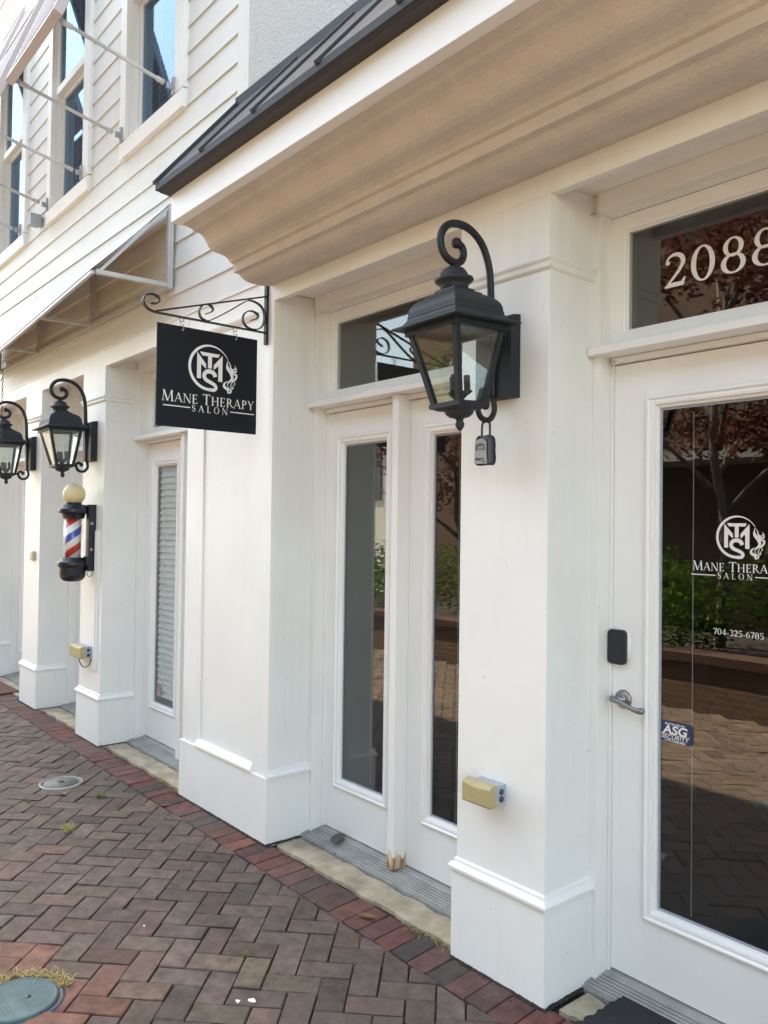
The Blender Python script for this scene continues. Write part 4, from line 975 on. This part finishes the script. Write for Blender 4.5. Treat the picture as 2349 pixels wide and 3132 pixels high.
for d_, xx in ((sd1, -3.13), (sd2, -2.53), (entry, -1.425)):
    m = MB(); m.box(xx-.0013, xx+.0013, 2.530, 2.532, .32, 2.0); link('blind_cord', m, LGREY, d_)
# cobwebs and crumbs caught in the corners of the door recesses
random.seed(31)
for par, pts in ((salon, ((-3.47, 2.405, 2.214, .05), (-3.44, 2.47, 2.205, .07), (-2.90, 2.42, 2.212, .04), (-2.80, 2.48, 2.205, .05), (-3.50, 2.42, 2.72, .03), (-1.745, 2.40, 2.25, .03), (-1.745, 2.40, 2.735, .02), (-1.70, 2.47, 2.212, .04))),
                 (left, ((-5.76, 2.41, 2.214, .05), (-5.70, 2.47, 2.205, .05)))):
    m = MB()
    for x, y, z, r_ in pts:
        for k in range(34):
            a = Vector((x+random.gauss(0, r_*.55), y+random.uniform(-.004, .02), z-abs(random.gauss(0, r_*.28)))); q = random.uniform(.0008, .0030)
            m.add([a, a+Vector((q, 0, q*.4)), a+Vector((q*.4, -q*.3, -q*random.uniform(1, 4)))], [(0, 1, 2)])
    o = link('cobweb_debris', m, SAND, par, recalc=False); o['kind'] = 'stuff'
# ------------------------------------------------------------------ mats
m = MB(); n = 40; poly = []
random.seed(5)
for i in range(n+1): poly.append((-1.612+random.uniform(-.006, .006), 2.22+.20*i/n) if False else (-1.610+random.uniform(-.007, .007), 1.72+.70*i/n))
poly += [(-.80, 2.420), (-.80, 1.72)]; m.prismZ(poly, .002, .022)
o = link('black_doormat', m, RUBBER, loc=(-1.2, 2.07, 0)); tag(o, 'black rubber doormat in front of the entry door numbered 2088', 'doormat')
m = MB(); m.prismZ([(-8.95, 1.80), (-8.02, 1.85), (-8.05, 2.27), (-8.95, 2.24)], .002, .02); o = link('brown_doormat', m, COIR, loc=(-8.5, 2.05, 0), bevel=.003); tag(o, 'reddish brown doormat before the farthest doorway', 'doormat')
# ------------------------------------------------------------------ covers in the paving
t = thing('utility_lid', 'round teal plastic utility lid in the paving at the bottom left corner', 'utility cover', (-2.876, .822, 0))
m = MB(); m.lathe((-2.876, .822, 0), [(.126, -.03), (.130, .004), (.127, .010), (.118, .012), (.116, .009), (.113, .009), (.0001, .010)], 48)
link('lid', m, TEAL, t)
m = MB()
for i in range(-9, 10):
    for j in range(-9, 10):
        a, b = i*.0118+(j % 2)*.0059, j*.0118
        if math.hypot(a, b) < .105 and math.hypot(a-.012, b-.030) > .014 and abs(b+.01) > .014: m.add([(-2.876+a-.0026, .822+b-.0015, .0103), (-2.876+a+.0026, .822+b-.0015, .0103), (-2.876+a+.0015, .822+b+.0022, .0125), (-2.876+a-.0015, .822+b+.0022, .0125)], [(0, 1, 2, 3)])
link('tread_bumps', m, simple('dark_teal_tread', (.035, .08, .09), .6), t, recalc=False)
m = MB(); m.lathe((-2.866, .853, 0), [(.010, .0108), (.010, .0112), (.0001, .0113)], 14); link('lift_hole', m, BLK, t)
m = MB(); m.lathe((-2.876, .822, 0), [(.150, -.03), (.150, .001), (.133, .002), (.1315, -.012), (.131, -.03)], 48); link('rim', m, DGREY, t)
t = thing('cleanout_cover', 'small round grey metal cleanout cover in the brick paving', 'utility cover', (-5.117, 1.690, 0))
m = MB(); m.lathe((-5.117, 1.690, 0), [(.118, -.03), (.120, .003), (.114, .006), (.106, .005), (.104, -.004), (.102, -.004), (.100, .006), (.0001, .007)], 40); link('cover', m, IRONC, t)
m = MB(); m.lathe((-5.117, 1.690, 0), [(.126, -.03), (.126, .006), (.121, .0075), (.119, .004), (.119, -.03)], 40); link('rim', m, ALU, t)
m = MB(); m.box(-5.142, -5.108, 1.679, 1.708, .006, .018); link('square_plug', m, IRONC, t, bevel=.003)
t = thing('valve_cover', 'small round grey valve cover in the paving, seen mirrored in the entry door', 'utility cover', (-2.2, .24, 0))
m = MB(); m.lathe((-2.2, .24, 0), [(.098, -.03), (.10, .003), (.090, .006), (.088, .003), (.0001, .004)], 36); link('cover', m, IRONC, t)
# ------------------------------------------------------------------ weeds, straw, fallen leaves
def tuft(x, y, n, h, spread, M, name, label, cat, kind=None, flat=0.0, ring=None, rx=None):
    random.seed(int(abs(x*1000+y*77))); m = MB()
    for k in range(n):
        a = random.uniform(0, 2*PI)
        if ring: r_ = ring+random.gauss(0, .012); a = random.uniform(*rx); bx, by = x+r_*math.cos(a), y+r_*math.sin(a); a = random.uniform(0, 2*PI)
        elif rx: bx, by = x+random.uniform(-rx[0], rx[0]), y+random.gauss(0, rx[1])
        else: bx, by = x+random.gauss(0, spread*.18), y+random.gauss(0, spread*.18)
        L_ = random.uniform(.5, 1)*spread; hh = random.uniform(.3, 1)*h*(1-flat*random.random()); wd = random.uniform(.0012, .0024)
        dx, dy = math.cos(a), math.sin(a); px, py = -dy*wd, dx*wd
        p1 = (bx+dx*L_*.45, by+dy*L_*.45, hh*.85); p2 = (bx+dx*L_, by+dy*L_, hh*random.uniform(.5, 1.0))
        m.add([(bx-px, by-py, -.003), (bx+px, by+py, -.003), (p1[0]+px, p1[1]+py, p1[2]), (p1[0]-px, p1[1]-py, p1[2]), p2], [(0, 1, 2, 3), (3, 2, 4)])
    o = link(name, m, M, loc=(x, y, 0), recalc=False); tag(o, label, cat, kind=kind); return o
tuft(-4.714, 1.786, 26, .035, .055, WEED, 'weed_tuft', 'low green weed between bricks beside the cleanout cover', 'weed')
tuft(-4.294, 1.457, 30, .045, .060, leafmat('yellow_weed', (.25, .26, .07), (.45, .42, .16)), 'weed_tuft', 'yellow green grass tuft in the paving below the cleanout cover', 'weed')
tuft(-2.652, 1.558, 18, .022, .022, WEED, 'weed_tuft', 'tiny green weed between the bricks in the middle foreground', 'weed')
tuft(-4.883, 1.433, 12, .03, .022, WEED, 'weed_tuft', 'thin weed sprig left of the yellow green tuft', 'weed')
tuft(-2.876, .822, 300, .022, .050, DRYG, 'dry_grass', 'straw coloured dry grass round the rim of the teal lid', 'dry grass', kind='stuff', ring=.158, rx=(1.45, 3.9))
tuft(-2.34, 2.205, 170, .010, .022, DRYG, 'dry_grass_clippings', 'dry straw clippings along the stone step left of the nearest pilaster', 'dry grass', kind='stuff', rx=(.13, .018))
tuft(-4.66, 2.20, 240, .010, .022, DRYG, 'dry_grass_clippings', 'dry straw clippings at the left corner of the broad pilaster', 'dry grass', kind='stuff', rx=(.15, .02))
def leaf(x, y, z, L_, ang, M, label, curl=.3):
    m = MB(); n = 8
    for i in range(n+1):
        u_ = i/n; wd = L_*.19*math.sin(PI*u_)**.8+.0005; zz = z+L_*curl*(.5-u_)**2+.002
        for sgn in (-1, 0, 1): px = (u_-.5)*L_; py = sgn*wd; m.v.append((x+px*math.cos(ang)-py*math.sin(ang), y+px*math.sin(ang)+py*math.cos(ang), zz+(abs(sgn)*wd*.5)))
    for i in range(n):
        for j in range(2): b = i*3+j; m.f.append((b, b+1, b+4, b+3)); m.sm.append(True)
    o = link('fallen_leaf', m, M, loc=(x, y, z), recalc=False); tag(o, label, 'leaf')
leaf(-2.605, 2.095, .004, .085, .5, LEAFB, 'brown curled leaf on the red brick border near the stone step')
leaf(-3.27, 2.440, .034, .150, 2.1, LEAFD, 'grey dead leaf lying across the metal threshold of the salon side doors')
leaf(-4.889, 1.627, .004, .075, .2, LEAFB, 'pale brown leaf scrap just below the cleanout cover')
leaf(-4.335, 2.017, .004, .06, 1.2, LEAFB, 'small dark leaf on the brick border by the broad pilaster')
random.seed(11)
for (x, y, r_, lb) in ((-2.391, 1.435, .014, 'white bird dropping on the bricks in the right foreground'), (-2.415, 1.395, .009, 'smaller white bird dropping beside the larger one'), (-3.10, 1.36, .005, 'tiny white speck of grit among the middle bricks')):
    m = MB(); pts = [(x+r_*(1+random.uniform(-.35, .35))*math.cos(a*PI/6), y+r_*.7*(1+random.uniform(-.3, .3))*math.sin(a*PI/6)) for a in range(12)]
    m.prismZ(pts, .001, .0042); o = link('bird_dropping', m, LET, loc=(x, y, 0)); tag(o, lb, 'dropping')
m = MB(); random.seed(3)
def soil(pts, w0=.010):
    P_ = []
    for a, b in zip(pts[:-1], pts[1:]):
        a = Vector(a); b = Vector(b); n = max(2, int((b-a).length/.012))
        for i in range(n): P_.append(a.lerp(b, i/n))
    P_.append(Vector(pts[-1])); c0 = len(m.v)
    for i, q in enumerate(P_):
        t_ = (P_[min(i+1, len(P_)-1)]-P_[max(i-1, 0)]).normalized(); nn = Vector((t_.y, -t_.x)); w_ = w0*random.uniform(.5, 1.5)
        for u_, z_ in ((-.006, .006+random.uniform(0, .004)), (w_*.5, .0045), (w_, .0005)): m.v.append((q.x+nn.x*u_, q.y+nn.y*u_, z_))
    for i in range(len(P_)-1):
        for j in range(2): b_ = c0+i*3+j; m.f.append((b_, b_+1, b_+4, b_+3)); m.sm.append(False)
for a, b in ((-2.186, -1.741), (-4.486, -3.501), (-6.251, -5.784), (-7.716, -7.246), (-9.45, -9.014)):
    soil([(a, 2.164), (b, 2.164), (b, 2.43)])
o = link('joint_soil', m, SAND, recalc=False); o['kind'] = 'structure'
m = MB()
for k in range(900):
    x = random.uniform(-8, -.8); y = random.choice([random.gauss(2.165, .012), random.uniform(.8, 2.15), random.gauss(2.0, .008), random.gauss(2.36, .01)]); r_ = random.uniform(.0012, .004)
    if y > 2.16 and not any(a < x < b for a, b in ((-9, -7.7), (-7.2, -6.26), (-5.78, -4.5), (-3.5, -2.2), (-1.73, -.8))): y = 2.158-random.random()*.01
    z = .009 if y > 2.21 else .0005
    m.add([(x-r_, y, z), (x, y-r_*.8, z), (x+r_, y+r_*.3, z), (x, y+r_, z), (x, y, z+r_)], [(0, 1, 4), (1, 2, 4), (2, 3, 4), (3, 0, 4)])
o = link('grit', m, SAND, recalc=False); tag(o, 'scattered dark grit and crumbs along the paving joints', 'grit', kind='stuff')
# ------------------------------------------------------------------ the far side of the walk (seen in the glass)
def wallbrick(name, c1, c2, scale):
    m = bpy.data.materials.new(name); m.use_nodes = True; t = m.node_tree; b = t.nodes['Principled BSDF']; b.inputs['Roughness'].default_value = .9
    tc = t.nodes.new('ShaderNodeTexCoord'); mp = t.nodes.new('ShaderNodeMapping'); mp.inputs['Rotation'].default_value = (PI/2, 0, 0); br = t.nodes.new('ShaderNodeTexBrick')
    t.links.new(tc.outputs['Object'], mp.inputs[0]); t.links.new(mp.outputs[0], br.inputs[0]); br.inputs['Scale'].default_value = scale
    br.inputs['Color1'].default_value = (*c1, 1); br.inputs['Color2'].default_value = (*c2, 1); br.inputs['Mortar'].default_value = (.14, .11, .09, 1); br.inputs['Mortar Size'].default_value = .02
    t.links.new(br.outputs[0], b.inputs['Base Color']); return m
WB = wallbrick('brown_wall_brick', (.13, .068, .045), (.085, .048, .036), 4.5)
m = MB(); m.box(-14, 2.5, -2.05, -1.80, -.05, .42); o0 = MB(); o0.box(-14.03, 2.53, -2.09, -1.76, .4205, .50); o = link('planter_wall', m, WB); tag(o, 'low brick planter wall across the walk, mirrored in the doors', 'planter wall'); link('coping', o0, simple('red_brick_coping', (.07, .034, .026), .9, var=.4, vscale=20), o)
m = MB(); m.box(-14, 2.5, -4.6, -2.05, -.05, .36); o = link('planter_soil', m, SAND); o['kind'] = 'structure'
def leaves(m, c, rad, n, s):
    for k in range(n):
        while True:
            v = Vector((random.uniform(-1, 1), random.uniform(-1, 1), random.uniform(-1, 1)))
            if .25 < v.length < 1: break
        p = Vector((c[0]+v.x*rad[0], c[1]+v.y*rad[1], c[2]+v.z*rad[2]))
        a = Vector((random.gauss(0, 1), random.gauss(0, 1), random.gauss(0, .6))).normalized()*s*random.uniform(.6, 1.3); b = a.orthogonal().normalized()*s*.4
        m.add([p-a, p+b, p+a, p-b], [(0, 1, 2, 3)])
random.seed(21)
for i in range(9):
    cx = -12.6+i*1.55; m = MB()
    for j in range(8): leaves(m, (cx+random.uniform(-.65, .65), -2.45+random.uniform(-.35, .35), .85+random.uniform(-.25, .25)), (.45, .42, .42), 330, .040)
    lb = ['farthest left', 'second from the left', 'third from the left', 'fourth from the left', 'middle', 'fourth from the right', 'third from the right', 'second from the right', 'farthest right'][i]
    o = link('garden_shrub', m, LEAFG, loc=(cx, -2.5, .36), recalc=False); tag(o, 'green shrub in the brick planter across the walk, %s of the row' % lb, 'shrub', 'shrubs in the planter')
def tree(x, y, h, M, crown, label, name='maple_tree'):
    t = thing(name, label, 'tree', (x, y, .3)); m = MB()
    m.tube(smoothpath([(x, y, .2), (x+.08, y, h*.3), (x-.05, y+.05, h*.5), (x+.1, y, h*.8)], 4), .1, 8, rs=[.065-.003*i for i in range(13)])
    for k in range(9):
        a = k*2.4; m.tube(smoothpath([(x, y, h*(.32+.05*k)), (x+.5*math.cos(a), y+.5*math.sin(a), h*(.42+.05*k)), (x+1.3*math.cos(a), y+1.2*math.sin(a), h*(.5+.055*k))], 3), .03, 6, rs=[.035, .032, .028, .024, .02, .014, .008])
    link('trunk', m, BARK, t); m = MB()
    for k in range(crown):
        a = random.uniform(0, 2*PI); r_ = random.uniform(.2, 1.5); leaves(m, (x+r_*math.cos(a), y+r_*math.sin(a)*.9, h*random.uniform(.48, 1.0)), (.42, .42, .26), 150, .05)
    link('crown', m, M, t, recalc=False); return t
tree(-4.4, -3.3, 5.3, LEAFR, 40, 'dark red maple across the walk, mirrored in the entry door and number transom')
tree(-8.6, -3.6, 3.9, LEAFR, 24, 'dark red maple farther along the walk, mirrored in the side transom')
tree(2.6, -3.6, 5.0, leafmat('green_tree_leaves', (.04, .09, .02), (.12, .22, .05)), 26, 'green leafy tree behind the photographer on the right', 'green_tree')
t = thing('brick_building', 'brown brick building with a railed balcony across the walk, mirrored in the doors', 'building', (-3.5, -6.5, 0))
m = MB(); m.box(-12.4, 4.5, -9.5, -6.0, -.05, 6.6); link('wall', m, WB, t)
m = MB(); m.box(-12.55, 4.65, -9.6, -5.85, 6.6, 6.8); link('parapet', m, simple('grey_coping', (.3, .3, .29), .8), t)
m = MB(); m.box(-8.6, -3.4, -6.0, -5.0, 2.55, 2.68); link('balcony_floor', m, simple('grey_balcony_edge', (.25, .25, .24), .8), t)
m = MB(); x = -8.6
while x < -3.4: m.box(x, x+.025, -5.04, -5.015, 2.68, 3.6); x += .12
m.box(-8.6, -3.4, -5.05, -5.0, 3.6, 3.65); link('railing', m, simple('dark_green_rail', (.05, .07, .06), .5), t)
for xx in (-8.2, -2.4, -.4, 1.6):
    for zz in (.9, 3.3):
        m = MB(); m.ring(xx, xx+.95, zz, zz+1.6, [(0, -5.99), (0, -5.95), (.07, -5.95), (.07, -5.985)]); w_ = link('window', m, WH, t)
        m = MB(); m.box(xx+.07, xx+.88, -5.99, -5.985, zz+.07, zz+1.53); link('pane', m, simple('far_dark_glass', (.03, .04, .05), .1), w_)
m = MB(); m.tube([(-4.55, -5.92, 0), (-4.55, -5.92, 5.5)], .06, 12); link('downspout', m, simple('grey_downspout', (.35, .40, .41), .5), t)
t = thing('white_house', 'white boarded house with a grey roof, mirrored in the side transom', 'house', (-17, -9, 0))
m = MB(); z = 0
m.box(-23, -15, -14, -8, -.05, 4.4); link('wall', m, SID, t)
m = MB(); m.add([(-23.4, -7.7, 4.4), (-14.6, -7.7, 4.4), (-14.6, -14.3, 4.4), (-23.4, -14.3, 4.4), (-23.4, -11, 6.2), (-14.6, -11, 6.2)], [(0, 1, 5, 4), (2, 3, 4, 5), (1, 2, 5), (3, 0, 4), (0, 3, 2, 1)]); link('roof', m, simple('grey_shingles', (.10, .10, .11), .9), t)
for xx in (-21.6, -19.2, -16.8):
    m = MB(); m.box(xx, xx+1.0, -8.0, -7.96, 2.3, 3.9); link('window', m, simple('far_window_glass', (.05, .07, .09), .1), t)
